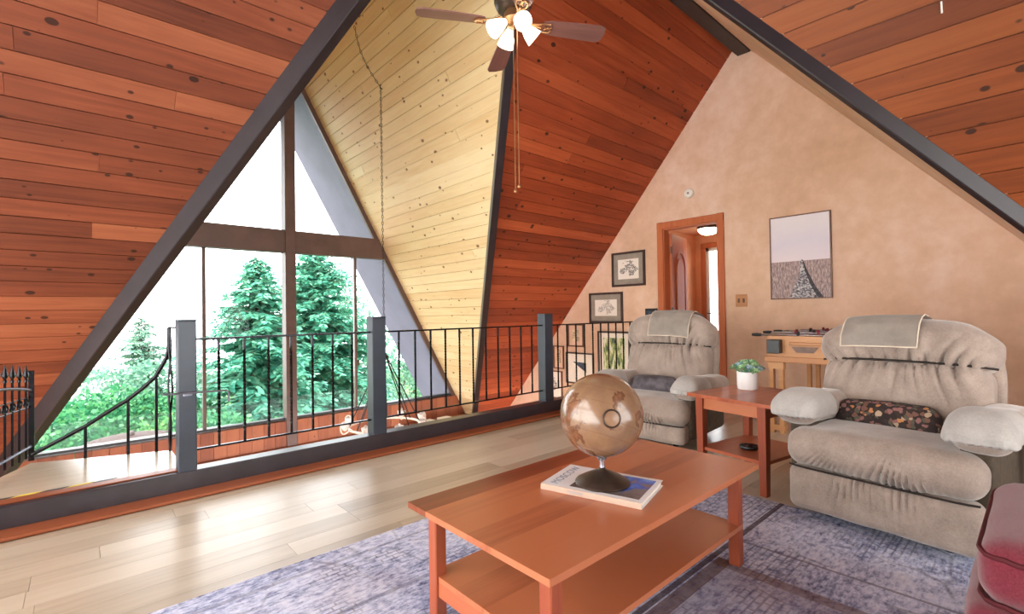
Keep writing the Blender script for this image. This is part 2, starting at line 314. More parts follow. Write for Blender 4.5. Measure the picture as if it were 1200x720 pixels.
# ------------------------------------------------------------------ mesh building
class MB:
    def __init__(s): s.bm = bmesh.new()
    def _xf(s, vs, m):
        if m is not None: bmesh.ops.transform(s.bm, matrix=m, verts=vs)
    def box(s, c, d, m=None, bev=0.0, seg=2):
        r = bmesh.ops.create_cube(s.bm, size=1.0); vs = r['verts']
        bmesh.ops.transform(s.bm, matrix=Matrix.Translation(c) @ Matrix.Diagonal((d[0], d[1], d[2], 1)), verts=vs)
        if bev > 0:
            es = list({e for v in vs for e in v.link_edges})
            n0 = set(s.bm.verts)
            rr = bmesh.ops.bevel(s.bm, geom=es, offset=bev, segments=seg, affect='EDGES', profile=0.5)
            vs = list({v for f in rr['faces'] for v in f.verts} | {v for v in vs if v.is_valid})
            vs = s._island(vs)
        s._xf(vs, m); return s
    def _island(s, seed):
        seen = set(seed); st = list(seed)
        while st:
            v = st.pop()
            for e in v.link_edges:
                o = e.other_vert(v)
                if o not in seen: seen.add(o); st.append(o)
        return list(seen)
    def tube(s, pts, r, n=8, closed=False, cap=True):
        pts = [Vector(p) for p in pts]; k = len(pts)
        rs = r if isinstance(r, (list, tuple)) else [r] * k
        rings = []; up = None
        for i, p in enumerate(pts):
            if closed: t = pts[(i + 1) % k] - pts[i - 1]
            else: t = pts[min(i + 1, k - 1)] - pts[max(i - 1, 0)]
            t = t.normalized()
            if up is None:
                up = Vector((0, 0, 1)) if abs(t.z) < 0.9 else Vector((1, 0, 0))
            a = t.cross(up).normalized(); b = a.cross(t).normalized(); up = b
            rings.append([s.bm.verts.new(p + (a * math.cos(2 * PI * j / n) + b * math.sin(2 * PI * j / n)) * rs[i]) for j in range(n)])
        for i in range(k if closed else k - 1):
            A, B = rings[i], rings[(i + 1) % k]
            for j in range(n): s.bm.faces.new((A[j], A[(j + 1) % n], B[(j + 1) % n], B[j]))
        if cap and not closed: s.bm.faces.new(rings[0][::-1]); s.bm.faces.new(rings[-1])
        return s
    def bar(s, a, b, w, h, up=(0, 0, 1), ext=0.0):
        a = Vector(a); b = Vector(b); t = (b - a).normalized(); a = a - t * ext; b = b + t * ext
        u = Vector(up); side = t.cross(u).normalized(); u = side.cross(t).normalized()
        m = Matrix((t, side, u)).transposed().to_4x4(); m.translation = (a + b) / 2
        return s.box((0, 0, 0), ((b - a).length, w, h), m)
    def twist(s, base, h, w, turns, z0=0.12, steps=72):
        b = Vector(base); rings = []
        for i in range(steps + 1):
            f = i / steps; g = min(1, max(0, (f - z0) / (1 - 2 * z0)))
            a = g * turns * PI * 2
            rings.append([s.bm.verts.new(b + Vector((math.cos(a + PI / 4 + k * PI / 2) * w * 0.707, math.sin(a + PI / 4 + k * PI / 2) * w * 0.707, h * f))) for k in range(4)])
        for A, B in zip(rings, rings[1:]):
            for j in range(4): s.bm.faces.new((A[j], A[(j + 1) % 4], B[(j + 1) % 4], B[j]))
        s.bm.faces.new(rings[0][::-1]); s.bm.faces.new(rings[-1]); return s
    def lathe(s, prof, n=24, m=None):
        rings = []; new = []
        for (r, z) in prof:
            if r < 1e-6: v = [s.bm.verts.new((0, 0, z))]
            else: v = [s.bm.verts.new((r * math.cos(2 * PI * j / n), r * math.sin(2 * PI * j / n), z)) for j in range(n)]
            rings.append(v); new += v
        for A, B in zip(rings, rings[1:]):
            for j in range(n):
                a0, a1 = A[j % len(A)], A[(j + 1) % n % len(A)]; b0, b1 = B[j % len(B)], B[(j + 1) % n % len(B)]
                q = []
                for x in (a0, a1, b1, b0):
                    if x not in q: q.append(x)
                if len(q) >= 3: s.bm.faces.new(q)
        s._xf(new, m); return s
    def prism(s, poly, vec):
        vec = Vector(vec); A = [s.bm.verts.new(p) for p in poly]; B = [s.bm.verts.new(Vector(p) + vec) for p in poly]
        k = len(poly); s.bm.faces.new(A[::-1]); s.bm.faces.new(B)
        for i in range(k): s.bm.faces.new((A[i], A[(i + 1) % k], B[(i + 1) % k], B[i]))
        return s
    def face(s, pts): s.bm.faces.new([s.bm.verts.new(p) for p in pts]); return s
    def ball(s, c, r, u=24, v=14, m=None):
        rr = bmesh.ops.create_uvsphere(s.bm, u_segments=u, v_segments=v, radius=1.0)
        d = r if isinstance(r, (tuple, list)) else (r, r, r)
        bmesh.ops.transform(s.bm, matrix=(m or Matrix()) @ Matrix.Translation(c) @ Matrix.Diagonal((*d, 1)), verts=rr['verts']); return s
    def cushion(s, c, h, r, n=28, puff=(0, 0, 0), fn=None, m=None):
        """soft rounded block: half sizes h, edge radius r, bulging faces, fn(unit pos, normal, pos) -> displacement"""
        c = Vector(c); nn3 = n if isinstance(n, tuple) else (n, n, n); vm = {}
        def vert(q):
            key = (round(q[0], 5), round(q[1], 5), round(q[2], 5))
            if key in vm: return vm[key]
            p = Vector([q[i] * h[i] for i in range(3)])
            core = Vector([max(-(h[i] - r), min(h[i] - r, p[i])) for i in range(3)])
            d = p - core
            nn = d.normalized() if d.length > 1e-9 else Vector((0, 0, 1))
            p = core + nn * r
            for i in range(3):
                if puff[i]:
                    j, k = (i + 1) % 3, (i + 2) % 3
                    p[i] += puff[i] * (p[i] / h[i]) * max(0, 1 - (p[j] / h[j]) ** 2) * max(0, 1 - (p[k] / h[k]) ** 2)
            if fn:
                u = Vector([p[i] / h[i] for i in range(3)]); dd = fn(u, nn, p)
                p = p + (dd if isinstance(dd, Vector) else nn * dd)
            p = p + c
            if m is not None: p = m @ p
            vm[key] = s.bm.verts.new(p); return vm[key]
        for ax in range(3):
            j, k = (ax + 1) % 3, (ax + 2) % 3
            for sg in (-1, 1):
                for a in range(nn3[j]):
                    for b in range(nn3[k]):
                        q = []
                        for da, db in ((0, 0), (1, 0), (1, 1), (0, 1)):
                            v = [0, 0, 0]; v[ax] = sg; v[j] = -1 + 2 * (a + da) / nn3[j]; v[k] = -1 + 2 * (b + db) / nn3[k]; q.append(vert(v))
                        s.bm.faces.new(q if sg > 0 else q[::-1])
        return s
    def obj(s, name, mat, parent=None, smooth=False, mw=None, shift=None, autosmooth=None):
        if shift is not None: bmesh.ops.translate(s.bm, vec=-Vector(shift), verts=s.bm.verts[:])
        bmesh.ops.recalc_face_normals(s.bm, faces=s.bm.faces[:])
        me = bpy.data.meshes.new(name); s.bm.to_mesh(me); s.bm.free()
        me.materials.append(M[mat] if isinstance(mat, str) else mat)
        if smooth:
            me.polygons.foreach_set('use_smooth', [True] * len(me.polygons))
            if autosmooth is None: autosmooth = 40
            me.set_sharp_from_angle(angle=R(autosmooth))
        o = bpy.data.objects.new(name, me); COL.objects.link(o)
        if parent is not None: o.parent = parent
        if mw is not None: o.matrix_local = mw
        return o
def tag(o, label=None, cat=None, group=None, kind=None):
    if label: o['label'] = label
    if cat: o['category'] = cat
    if group: o['group'] = group
    if kind: o['kind'] = kind
    return o
def thing(name, label, cat, loc=(0, 0, 0), rz=0.0, group=None, kind=None):
    o = bpy.data.objects.new(name, None); o.empty_display_size = 0.1; COL.objects.link(o); o.location = loc; o.rotation_euler = (0, 0, rz)
    return tag(o, label, cat, group, kind)
def struct(mb, name, mat, label, cat='structure', smooth=False, mw=None):
    o = mb.obj(name, mat, None, smooth, mw); return tag(o, label, cat, kind='structure')
# ------------------------------------------------------------------ sloping plank ceilings
def clip(poly, a, b, c):
    out = []
    for i in range(len(poly)):
        p, q = poly[i], poly[(i + 1) % len(poly)]
        dp = a * p[0] + b * p[1] - c; dq = a * q[0] + b * q[1] - c
        if dp >= 0: out.append(p)
        if (dp > 0) != (dq > 0) and abs(dp - dq) > 1e-12:
            t = dp / (dp - dq); out.append((p[0] + (q[0] - p[0]) * t, p[1] + (q[1] - p[1]) * t))
    return out
def slope(name, pts, udir, vdir, inward, mat, label, phase=0.0, w=0.134, gap=0.0035, jl=7.0):
    o0 = Vector(pts[0]); u = Vector(udir).normalized(); v = Vector(vdir).normalized(); nout = u.cross(v).normalized()
    flip = nout.dot(Vector(inward)) > 0
    if flip: u = -u; nout = u.cross(v).normalized()
    pl = [((Vector(p) - o0).dot(u), (Vector(p) - o0).dot(v)) for p in pts]
    mb = MB(); rnd = random.Random(name)
    vmin = min(p[1] for p in pl); vmax = max(p[1] for p in pl)
    k = math.floor((vmin - phase) / w)
    while k * w + phase < vmax:
        a = k * w + phase; k += 1
        strip = clip(clip(pl, 0, 1, a + gap), 0, -1, -(a + w - gap))
        if len(strip) < 3: continue
        u0 = min(p[0] for p in strip); u1 = max(p[0] for p in strip)
        if u1 - u0 < 0.02: continue
        cuts = [u0 - 1]; x = u0 + rnd.uniform(0.3, jl)
        while x < u1 - 0.3: cuts.append(x); x += rnd.uniform(jl * 0.5, jl)
        cuts.append(u1 + 1)
        for c0, c1 in zip(cuts, cuts[1:]):
            piece = clip(clip(strip, 1, 0, c0 + 0.001), -1, 0, -(c1 - 0.001))
            pp = []
            for q in piece:
                if not pp or (abs(q[0] - pp[-1][0]) + abs(q[1] - pp[-1][1])) > 1e-4: pp.append(q)
            if len(pp) > 2 and (abs(pp[0][0] - pp[-1][0]) + abs(pp[0][1] - pp[-1][1])) < 1e-4: pp.pop()
            if len(pp) >= 3: mb.prism([(q[0], q[1], 0) for q in pp], (0, 0, 0.014))
    mb.prism([(q[0], q[1], 0.013) for q in pl], (0, 0, 0.12))
    mw = Matrix((u, v, nout)).transposed().to_4x4(); mw.translation = o0
    return struct(mb, name, mat, label, 'ceiling', mw=mw)
nN, nS = Vector((0, -1, -T1)), Vector((0, 1, -T1)); nE, nW = Vector((-1, 0, -T2)), Vector((1, 0, -T2))
upN, upS = Vector((0, -T1, 1)), Vector((0, T1, 1)); upE, upW = Vector((-T2, 0, 1)), Vector((T2, 0, 1))
zv = ZB - (XW - XC) / T2       # where the valley reaches the plaster wall
zy = ZA - (YW - YR) / T1       # where the main slope reaches the window gable
ph = 0.063
slope('ceiling_north_east', [(XW + .1, YR, ZA), (Ex(ZA), YR, ZA), (Ex(zv), Ny(zv), zv), (XW + .1, Ny(zv), zv)], (1, 0, 0), upN, nN, 'cedar_red', 'knotty red cedar plank slope rising from behind the railing to the plaster wall', ph)
slope('ceiling_north_west', [(Wx(ZA), YR, ZA), (XEND, YR, ZA), (XEND, Ny(zy - 1), zy - 1), (Wx(zy - 1), Ny(zy - 1), zy - 1)], (1, 0, 0), upN, nN, 'cedar', 'cedar plank slope at the left of the dark valley rafter', ph)
slope('ceiling_cross_east', [(XC, YR, ZB), (XC, YW, ZB), (Ex(zy), YW, zy), (Ex(ZA), YR, ZA)], (0, 1, 0), upE, nE, 'pine', 'pale golden pine plank slope beside the tall gable window', ph)
slope('ceiling_cross_south_east', [(XC, YR, ZB), (Ex(ZA), YR, ZA), (Ex(-.1), Sy(-.1), -.1), (Ex(-.1), YEND, -.1), (XC, YEND, ZB)], (0, 1, 0), upE, nE, 'cedar_south', 'red cedar plank slope over the right recliner, right of the dark valley rafter', ph + .05)
slope('ceiling_cross_west', [(XC, YR, ZB), (XC, YW, ZB), (Wx(zy), YW, zy), (Wx(ZA), YR, ZA)], (0, 1, 0), upW, nW, 'pine', 'pine plank slope of the window gable hidden by the left valley rafter', ph)
slope('ceiling_cross_south_west', [(XC, YR, ZB), (Wx(ZA), YR, ZA), (Wx(-.1), Sy(-.1), -.1), (Wx(-.1), YEND, -.1), (XC, YEND, ZB)], (0, 1, 0), upW, nW, 'cedar_south', 'cedar plank slope behind the camera', ph)
struct(MB().prism([(XW + .1, YR, ZA), (Ex(ZA), YR, ZA), (Ex(-.1), Sy(-.1), -.1), (XW + .1, Sy(-.1), -.1)], Vector((0, -1, T1)).normalized() * .14), 'ceiling_south_east', 'wall', 'plastered slope behind the right valley rafter', 'ceiling')
slope('ceiling_south_west', [(Wx(ZA), YR, ZA), (XEND, YR, ZA), (XEND, Sy(-.1), -.1), (Wx(-.1), Sy(-.1), -.1)], (1, 0, 0), upS, nS, 'cedar', 'cedar plank slope left of and behind the camera', ph)

# ------------------------------------------------------------------ rafters, ridge beam
def rafter(name, a, b, w, h, label, lift=None):
    lift = w * .55 if lift is None else lift
    a, b = Vector(a), Vector(b); t = (b - a).normalized(); side = t.cross(Vector((0, 0, 1))).normalized(); up = side.cross(t).normalized()
    m = Matrix((t, side, up)).transposed().to_4x4(); m.translation = (a + b) / 2 + up * (lift - h / 2)
    return struct(MB().box((0, 0, 0), ((b - a).length, w, h), None, 0.006, 1), name, 'beam', label, 'beam', mw=m)
rafter('trim_1', (Ex(ZA), YR, ZA), (Ex(zy), Ny(zy), zy), 0.08, 0.157, 'dark valley rafter between the pale pine and the red cedar slope')
rafter('trim_2', (Wx(ZA), YR, ZA), (Wx(zy), Ny(zy), zy), 0.09, 0.177, 'thick dark valley rafter slanting down the left side of the window')
rafter('trim_3', (Ex(ZA), YR, ZA), (Ex(-.1), Sy(-.1), -.1), 0.05, 0.085, 'dark valley rafter slanting across the top right beside the plaster wall')
struct(MB().box(((2.0 + XW) / 2, 2.31, 4.24), (XW - 2.0, 0.15, 0.27), None, 0.006, 1), 'trim_5', 'beam', 'dark ridge beam running from the ceiling fan to the peak of the plaster wall', 'beam')
struct(MB().box(((2.2 + XEND) / 2, 2.31, 4.24), (2.2 - XEND, 0.15, 0.27), None, 0.006, 1), 'trim_6', 'beam', 'dark ridge beam continuing behind the camera', 'beam')

# unseen caps added over the ridges to keep sky light from leaking in
struct(MB().box((XC, (YW + YEND) / 2, ZB + .08), (.34, YW - YEND + .2, .15)), 'trim_16', 'soffit', 'unseen cap added over the cross ridge to block stray light', 'roof')
struct(MB().box(((XW + XEND) / 2, YR, ZA + .10), (XW - XEND + .3, .30, .15)), 'trim_17', 'soffit', 'unseen cap added over the main ridge to block stray light', 'roof')

# ------------------------------------------------------------------ plaster wall with doorway, west wall, floors
DY0, DY1, DZ = 2.66, 3.41, 2.20
wz0, wz1 = ZLOW, ZA + .05
mb = MB()
tri = [(Sy(-.15) - .1, -.15), (Sy(-.15), -.15), (YR, ZA + .02), (Ny(zv - .3), zv - .3), (YR, zv - .3), (YR, -.15)]
tri = [(Sy(-.15), -.15), (YR, ZA + .02), (Ny(-.15), -.15)]
wallpoly = [(Sy(-.15), -.15), (YR, ZA + .02), (Ny(ZLOW), ZLOW), (KY + .2, ZLOW), (KY + .2, -.15)]
def wpiece(poly): 
    if len(poly) > 2: mb.prism([(XW, p[0], p[1]) for p in poly], (0.12, 0, 0))
tri_up = [(Sy(0), 0), (YR, ZA + .02), (Ny(0), 0)]
wpiece(clip(tri_up, -1, 0, -DY0)); wpiece(clip(clip(clip(tri_up, 1, 0, DY0), -1, 0, -DY1), 0, 1, DZ)); wpiece(clip(tri_up, 1, 0, DY1))
wpiece([(Ny(0), 0), (Ny(ZLOW), ZLOW), (KY, ZLOW), (KY, 0)])
struct(mb, 'wall_east', 'wall', 'mottled tan plaster end wall with doorway and pictures', 'wall')
w3 = thing('fill_window_west', 'unseen glazed gable added behind the camera at the left for fill light', 'window', (XEND, YR, 0), kind='structure'); sh = (XEND, YR, 0)  # west glazing added to let fill light into the room
MB().box((XEND, YR, 2.1), (.12, .12, 4.2)).obj('centre_mullion', 'frame', w3, shift=sh)
MB().box((XEND, YR, 2.1), (.12, 3.6, .2)).obj('transom', 'frame', w3, shift=sh)
MB().prism([(XEND, Sy(0), 0), (XEND, Ny(0), 0), (XEND, YR, ZA)], (.006, 0, 0)).obj('pane', 'glass', w3, shift=sh)
struct(MB().prism([(XEND, Ny(0), 0), (XEND, Ny(-1.3), -1.3), (XEND, KY, -1.3), (XEND, KY, 0)], (-.12, 0, 0)), 'wall_west', 'wall', 'plaster wall under the west gable', 'wall')
# upper floor: individual planks along x
mb = MB(); rnd = random.Random(3)
y = YEND; pw = 0.152
while y < 3.47:
    y2 = min(y + pw, 3.475); x = XEND
    x = XEND + rnd.uniform(-1.2, 0)
    while x < XW:
        L = rnd.uniform(1.1, 1.3); a, b = max(x, XEND), min(x + L, XW)
        if b > a + .01: mb.box(((a + b) / 2, (y + y2) / 2, -.006), (b - a - .0015, y2 - y - .0015, .012))
        x += L
    y = y2
mb.box(((XEND + XW) / 2, (YEND + KY) / 2, -.08), (XW - XEND, KY - YEND, .14))
struct(mb, 'floor', 'floor', 'pale wide plank loft floor with a satin sheen', 'floor')
struct(MB().box(((XEND + XW) / 2, 2.2, ZLOW - .05), (XW - XEND + 4, 9.6, .1)), 'floor_lower', 'deck', 'wood floor of the storey below', 'floor')
# kerb beam with red-brown strips
struct(MB().box(((XEND + XW) / 2, KY + .065, .067), (XW - XEND, .13, .134), None, .008, 2), 'trim_7', 'kerb', 'charcoal kerb beam along the edge of the loft', 'kerb')
struct(MB().box(((XEND + XW) / 2, 3.552, .011), (XW - XEND, .154, .022), None, .008, 2), 'baseboard_north', 'trimwood', 'red-brown strip on the floor along the kerb beam', 'trim')
struct(MB().box(((XEND + XW) / 2, KY + .063, -.25), (XW - XEND, .126, .5)), 'trim_8', 'trimwood', 'edge of the loft floor above the room below', 'trim')
struct(MB().box((XW - .009, (Sy(0) + DY0 - .09) / 2, .05), (.018, DY0 - .09 - Sy(0), .1), None, .004, 1), 'baseboard_east', 'trimwood', 'red-brown baseboard of the plaster wall', 'trim')

# stair landing beyond the kerb
l_a, l_b = on_z(200, 528, .1), on_z(36, 543, .1)
far_d = (l_b - l_a).normalized()
l_c = l_b + Vector((-.31, -.98, 0)).normalized() * 1.15
mb = MB(); mb.prism([(0.53, KY + .135, .0), (0.53, l_a.y, .0), (l_b.x, l_b.y, .0), (-.40, 4.40, .0), (-1.6, 4.3, 0), (-1.6, KY + .135, .0)], (0, 0, .1))
struct(mb, 'floor_landing', 'landing', 'pale vinyl stair landing beyond the kerb at the left', 'floor')
struct(MB().box((-.53, KY + .085, .138), (2.0, .08, .008), None, .003, 1), 'trim_9', 'trimwood', 'red-brown threshold strip on top of the kerb at the stair landing', 'trim')
t = thing('hazard_tape', 'black and yellow striped tape stuck along the edge of the stair landing', 'tape', (0, 3.925, .1005))
for k in range(7):
    x0 = -.62 + k * .115
    MB().prism([(x0, -.008, 0), (x0 + .095, -.008, 0), (x0 + .125, .018, 0), (x0 + .03, .018, 0)], (0, 0, .0015)).obj('yellow_stripe' if k % 2 else 'black_stripe', 'yellow' if k % 2 else 'blackpl', t)

# ------------------------------------------------------------------ gable window
def wbox(mb, x0, x1, z0, z1, y0=YW - .06, y1=YW + .06, bev=.004): return mb.box(((x0 + x1) / 2, (y0 + y1) / 2, (z0 + z1) / 2), (x1 - x0, y1 - y0, z1 - z0), None, bev, 1)
ZS, ZT0, ZT1 = -.28, 1.963, 2.266
w1 = thing('window_1', 'tall triangular gable window with brown mullions looking out on trees', 'window', (XC, YW, ZS), kind='structure')
sh = (XC, YW, ZS)
wbox(MB(), 2.08, 2.215, ZLOW, ZB - .2, YW - .12, YW + .05).obj('centre_mullion', 'frame', w1, shift=sh)
mb = MB(); mb.prism([(Wx(ZT0) + .02, YW - .1, ZT0), (Ex(ZT0) - .02, YW - .1, ZT0), (Ex(ZT1) - .02, YW - .1, ZT1), (Wx(ZT1) + .02, YW - .1, ZT1)], (0, .14, 0)); mb.obj('transom', 'frame', w1, shift=sh)
for x in (1.16, 3.095):
    wbox(MB(), x - .018, x + .018, ZS, ZT0, YW - .03, YW + .03).obj('glazing_bar', 'frame', w1, shift=sh)
    wbox(MB(), x - .018, x + .018, ZLOW, ZS - .36, YW - .03, YW + .03).obj('glazing_bar', 'frame', w1, shift=sh)
wbox(MB(), Wx(ZS) - .3, Ex(ZS) - .01, ZS - .012, ZS + .014, YW - .05, YW + .05).obj('sill', 'blackpl', w1, shift=sh)
def gl(x0, x1, z0, z1): # pane clipped to the gable
    p = [(x0, z0), (x1, z0), (x1, z1), (x0, z1)]
    p = clip(p, -1, -T2, -(XC + T2 * ZB) + .03); p = clip(p, 1, -T2, XC - T2 * ZB + .03)
    if len(p) > 2: MB().prism([(a, YW + .012, b) for a, b in p], (0, .006, 0)).obj('pane', 'glass', w1, shift=sh)
for a, b in ((-2.2, 1.142), (1.178, 2.08), (2.215, 3.077), (3.113, 6.2)): gl(a, b, ZS + .025, ZT0)
for a, b in ((-2.2, 2.08), (2.215, 6.2)): gl(a, b, ZT1, ZB)
for a, b in ((-2.5, 1.142), (1.178, 2.08), (2.215, 3.077), (3.113, 6.2)): gl(a, b, ZLOW, ZS - .36)
# brown trim board along the slope, window side
def edge_bar(name, x_of, za, zb, off, label):
    a = Vector((x_of(za), YW - .05, za)); b = Vector((x_of(zb), YW - .05, zb)); inn = Vector((off, 0, -abs(off) * T2))
    struct(MB().bar(a + inn, b + inn, .10, .05, up=(0, 1, 0)), name, 'frame', label, 'trim')
edge_bar('trim_10', Ex, ZB - .1, zv, -.012, 'brown trim board where the pine slope meets the window')
edge_bar('trim_11', Wx, ZB - .1, zy, .012, 'brown trim board on the left slope of the window')
# wainscot of vertical boards under the sill
mb = MB(); x = -2.4
while x < Ex(ZS - .2):
    w = .14
    top = ZS - .025; p = clip([(x + .002, ZS - .36), (x + w - .002, ZS - .36), (x + w - .002, top), (x + .002, top)], -1, -T2, -(XC + T2 * ZB) + .0)
    if len(p) > 2: mb.prism([(a, YW - .10, b) for a, b in p], (0, .15, 0))
    x += w
struct(mb, 'wall_north', 'wainscot', 'band of red-brown vertical boards below the big window', 'wall')
struct(MB().box(((-2.4 + 5.0) / 2, YW - .12, ZS - .385), (7.7, .10, .05), None, .005, 1), 'trim_12', 'trimwood', 'red-brown rail under the board band', 'trim')
# roof overhang outside
mb = MB(); d = .03
mb.prism([(Ex(ZB) + d, YW + .06, ZB), (Ex(ZLOW) + d, YW + .06, ZLOW), (Ex(ZLOW) + d, YW + 1.22, ZLOW), (Ex(ZB) + d, YW + 1.22, ZB)], (.12, 0, .06))
struct(mb, 'trim_14', 'soffit', 'lavender grey roof overhang seen through the right of the window', 'soffit')
mb = MB(); mb.prism([(Wx(ZB) - d, YW + .06, ZB), (Wx(ZLOW) - d, YW + .06, ZLOW), (Wx(ZLOW) - d, YW + 1.22, ZLOW), (Wx(ZB) - d, YW + 1.22, ZB)], (-.12, 0, .06))
struct(mb, 'trim_15', 'soffit', 'lavender grey roof overhang outside the left of the window', 'soffit')
# south gable glazing added behind the camera for soft fill light
w2 = thing('fill_window_south', 'unseen glazed gable added behind the camera for soft fill light', 'window', (XC, YEND, 0), kind='structure')
sh = (XC, YEND, 0)
MB().box((XC, YEND, 2.2), (.12, .12, 4.6)).obj('centre_mullion', 'frame', w2, shift=sh)
MB().box((XC, YEND, 2.1), (2.9, .12, .2)).obj('transom', 'frame', w2, shift=sh)
MB().prism([(Wx(0), YEND - .02, 0), (Ex(0), YEND - .02, 0), (XC, YEND - .02, ZB)], (0, .006, 0)).obj('pane', 'glass', w2, shift=sh)

# ------------------------------------------------------------------ railing
YP = 3.685
ZRAIL, ZBOT = .962, .252
posts = []
for x, w, lab in ((.519, .10, 'slate grey newel post at the stair landing, leftmost of the three'), (1.83, .118, 'slate grey newel post in front of the hanging chandelier'), (3.83, .175, 'slate grey newel post left of the far recliner')):
    t = thing('newel_post', lab, 'post', (x, 3.695, .134), group='newel posts of the loft railing')
    MB().box((0, 0, .47), (w if w < .15 else .13, .11, .955), None, .006, 2).obj('shaft', 'post', t)
    MB().box((0, 0, .95), (w if w < .15 else .126, .121, .012), None, .003, 1).obj('cap', 'post', t)
    posts.append(t)
def railing(x0, x1, xs, lab):
    t = thing('railing', lab, 'railing', ((x0 + x1) / 2, YP, .134), group='iron railing panels'); s = ((x0 + x1) / 2, YP, .134)
    MB().box(((x0 + x1) / 2, YP, ZRAIL), (x1 - x0, .032, .014), None, .003, 1).obj('top_rail', 'iron', t, shift=s)
    MB().box(((x0 + x1) / 2, YP, ZBOT), (x1 - x0, .026, .012), None, .003, 1).obj('bottom_rail', 'iron', t, shift=s)
    for x in xs:
        MB().twist((x, YP, ZBOT), ZRAIL - ZBOT, .014, 5.5).obj('baluster', 'iron', t, shift=s)
railing(.569, 1.771, [.70 + .1525 * i for i in range(7)], 'black iron railing panel of twisted bars in front of the window trees, leftmost panel')
railing(1.889, 3.764, [2.03 + .158 * i for i in range(11)], 'black iron railing panel of twisted bars in front of the pine and cedar slopes')
railing(3.896, XW - .001, [4.02 + .157 * i for i in range(11)], 'black iron railing panel running behind the globe and far recliner to the wall')
t = thing('gate_latch', 'thin steel hook latch on the leftmost newel post', 'latch', (.52, 3.622, .62))
MB().tube([(-.13, 0, .012), (.212, -.004, .0), (.222, -.004, -.012), (.222, -.004, -.075)], .006, 8).obj('hook_rod', 'ironl', t, True)
MB().box((0, .012, .0), (.05, .012, .03), None, .003, 1).obj('plate', 'ironl', t)

# swooping handrail on the far edge of the landing
def on_far(px, py):
    n = Vector((-far_d.y, far_d.x, 0)); d = ray(px, py); return CO + d * ((l_a - CO).dot(n) / d.dot(n))
t = thing('stair_handrail', 'black iron handrail swooping down across the window from the leftmost newel post', 'handrail', tuple(l_a)); s = tuple(l_a)
pts = [on_far(*p) for p in ((198, 384), (198, 405), (195, 420), (182, 442), (167, 455.5), (149.5, 469), (125, 484), (100, 500), (70, 516), (38, 533))]
MB().tube(pts, .014, 10).obj('rail', 'iron', t, True, shift=s)
for px, py in ((100, 500), (150, 469), (183, 441)):
    p = on_far(px, py); MB().box((p.x, p.y, (p.z + .1) / 2), (.018, .018, p.z - .1)).obj('baluster', 'iron', t, shift=s)
p = on_far(198, 384)
for q, ph0 in ((0, 0), (1, PI)):
    pp = []
    for i in range(30):
        f = i / 29; a = ph0 + f * PI * 3
        pp.append((p.x + .008 * math.sin(a) + (.008 * math.sin(f * PI) if q else 0), p.y - .02 + .008 * math.cos(a), .1 + f * (p.z - .1)))
    MB().tube(pp, .008, 6).obj('twisted_bar', 'iron', t, True, shift=s)
MB().tube([p, p + Vector((.06, -.3, .0)), Vector((.49, 3.79, p.z))], .008, 6).obj('bracket', 'iron', t, True, shift=s)

# wrought iron gate at the left edge
ga, gb = Vector((-.24, 4.86, .1)), Vector((-.56, 3.89, .1)); gd = (gb - ga).normalized()
t = thing('iron_gate', 'low wrought iron gate of spear-tipped bars at the far left of the landing', 'gate', tuple(ga)); s = tuple(ga)
Lg = (gb - ga).length
def gp(u, z): return ga + gd * u + Vector((0, 0, z - .1))
MB().box((0, 0, 0), (.03, .03, .64), Matrix.Translation(gp(.0, .42))).obj('gate_post', 'iron', t, shift=s)
for k in range(11):
    u = .075 + k * .088
    if u > Lg: break
    m = MB(); b = gp(u, .13); h = .53 + .05 * min(1, u / .5)
    m.box((b.x, b.y, .13 + h / 2), (.012, .012, h))
    m.lathe([(0, 0), (.011, .0), (.011, .015), (.006, .02), (.017, .045), (.012, .07), (0, .12)], 8, Matrix.Translation((b.x, b.y, .13 + h)))
    m.obj('spear_bar', 'iron', t, True, shift=s)
MB().tube([gp(u, .60 + .06 * math.sin(PI * min(1, u / 1.0)) * (1 if u > 0 else 0)) for u in [i * Lg / 12 for i in range(13)]], .010, 8).obj('arched_rail', 'ironl', t, True, shift=s)
MB().tube([gp(0, .205), gp(Lg, .16)], .010, 8).obj('lower_rail', 'ironl', t, True, shift=s)
m = MB()
for k in range(10):
    c = gp(.03 + k * .088 + .044, .52)
    if (k + 1) * .088 > Lg: break
    m.tube([c + gd * (.03 * math.cos(a)) + Vector((0, 0, .03 * math.sin(a))) for a in [i * 2 * PI / 14 for i in range(14)]], .005, 6, True)
m.tube([gp(0, .555), gp(Lg, .555)], .005, 6); m.tube([gp(0, .485), gp(Lg, .485)], .005, 6)
m.obj('scroll_band', 'iron', t, True, shift=s)
t['kind'] = 'thing' if False else t.get('kind', '')
del t['kind']

# ------------------------------------------------------------------ chandelier hung from the pine slope
hook = Vector((2.637, 5.125, 3.765)); top = Vector((2.322, 5.102, 4.342))
cz, cb = .62, -.17
t = thing('chandelier', 'ring chandelier with white shades on a long swagged chain beyond the middle newel post', 'chandelier', (hook.x, hook.y, cb)); s = (hook.x, hook.y, cb)
def chain(pts, name):
    m = MB(); L = 0; k = 0; step = .038
    for a, b in zip(pts, pts[1:]):
        a, b = Vector(a), Vector(b); d = (b - a); n = max(1, int(d.length / step)); d.normalize()
        x = d.cross(Vector((.3, .8, .5))).normalized(); y2 = d.cross(x)
        for i in range(n):
            c = a + (b - a) * ((i + .5) / n); ax = x if i % 2 else y2
            m.tube([c + d * (.022 * math.cos(q)) + ax * (.009 * math.sin(q)) for q in [j * 2 * PI / 8 for j in range(8)]], .0032, 5, True)
    return m.obj(name, 'chain', t, True, shift=s)
sw = [hook + (top - hook) * f + Vector((-.25, 0, -.14)).normalized() * (.06 * math.sin(PI * f) + .02) for f in [i / 8 for i in range(9)]]
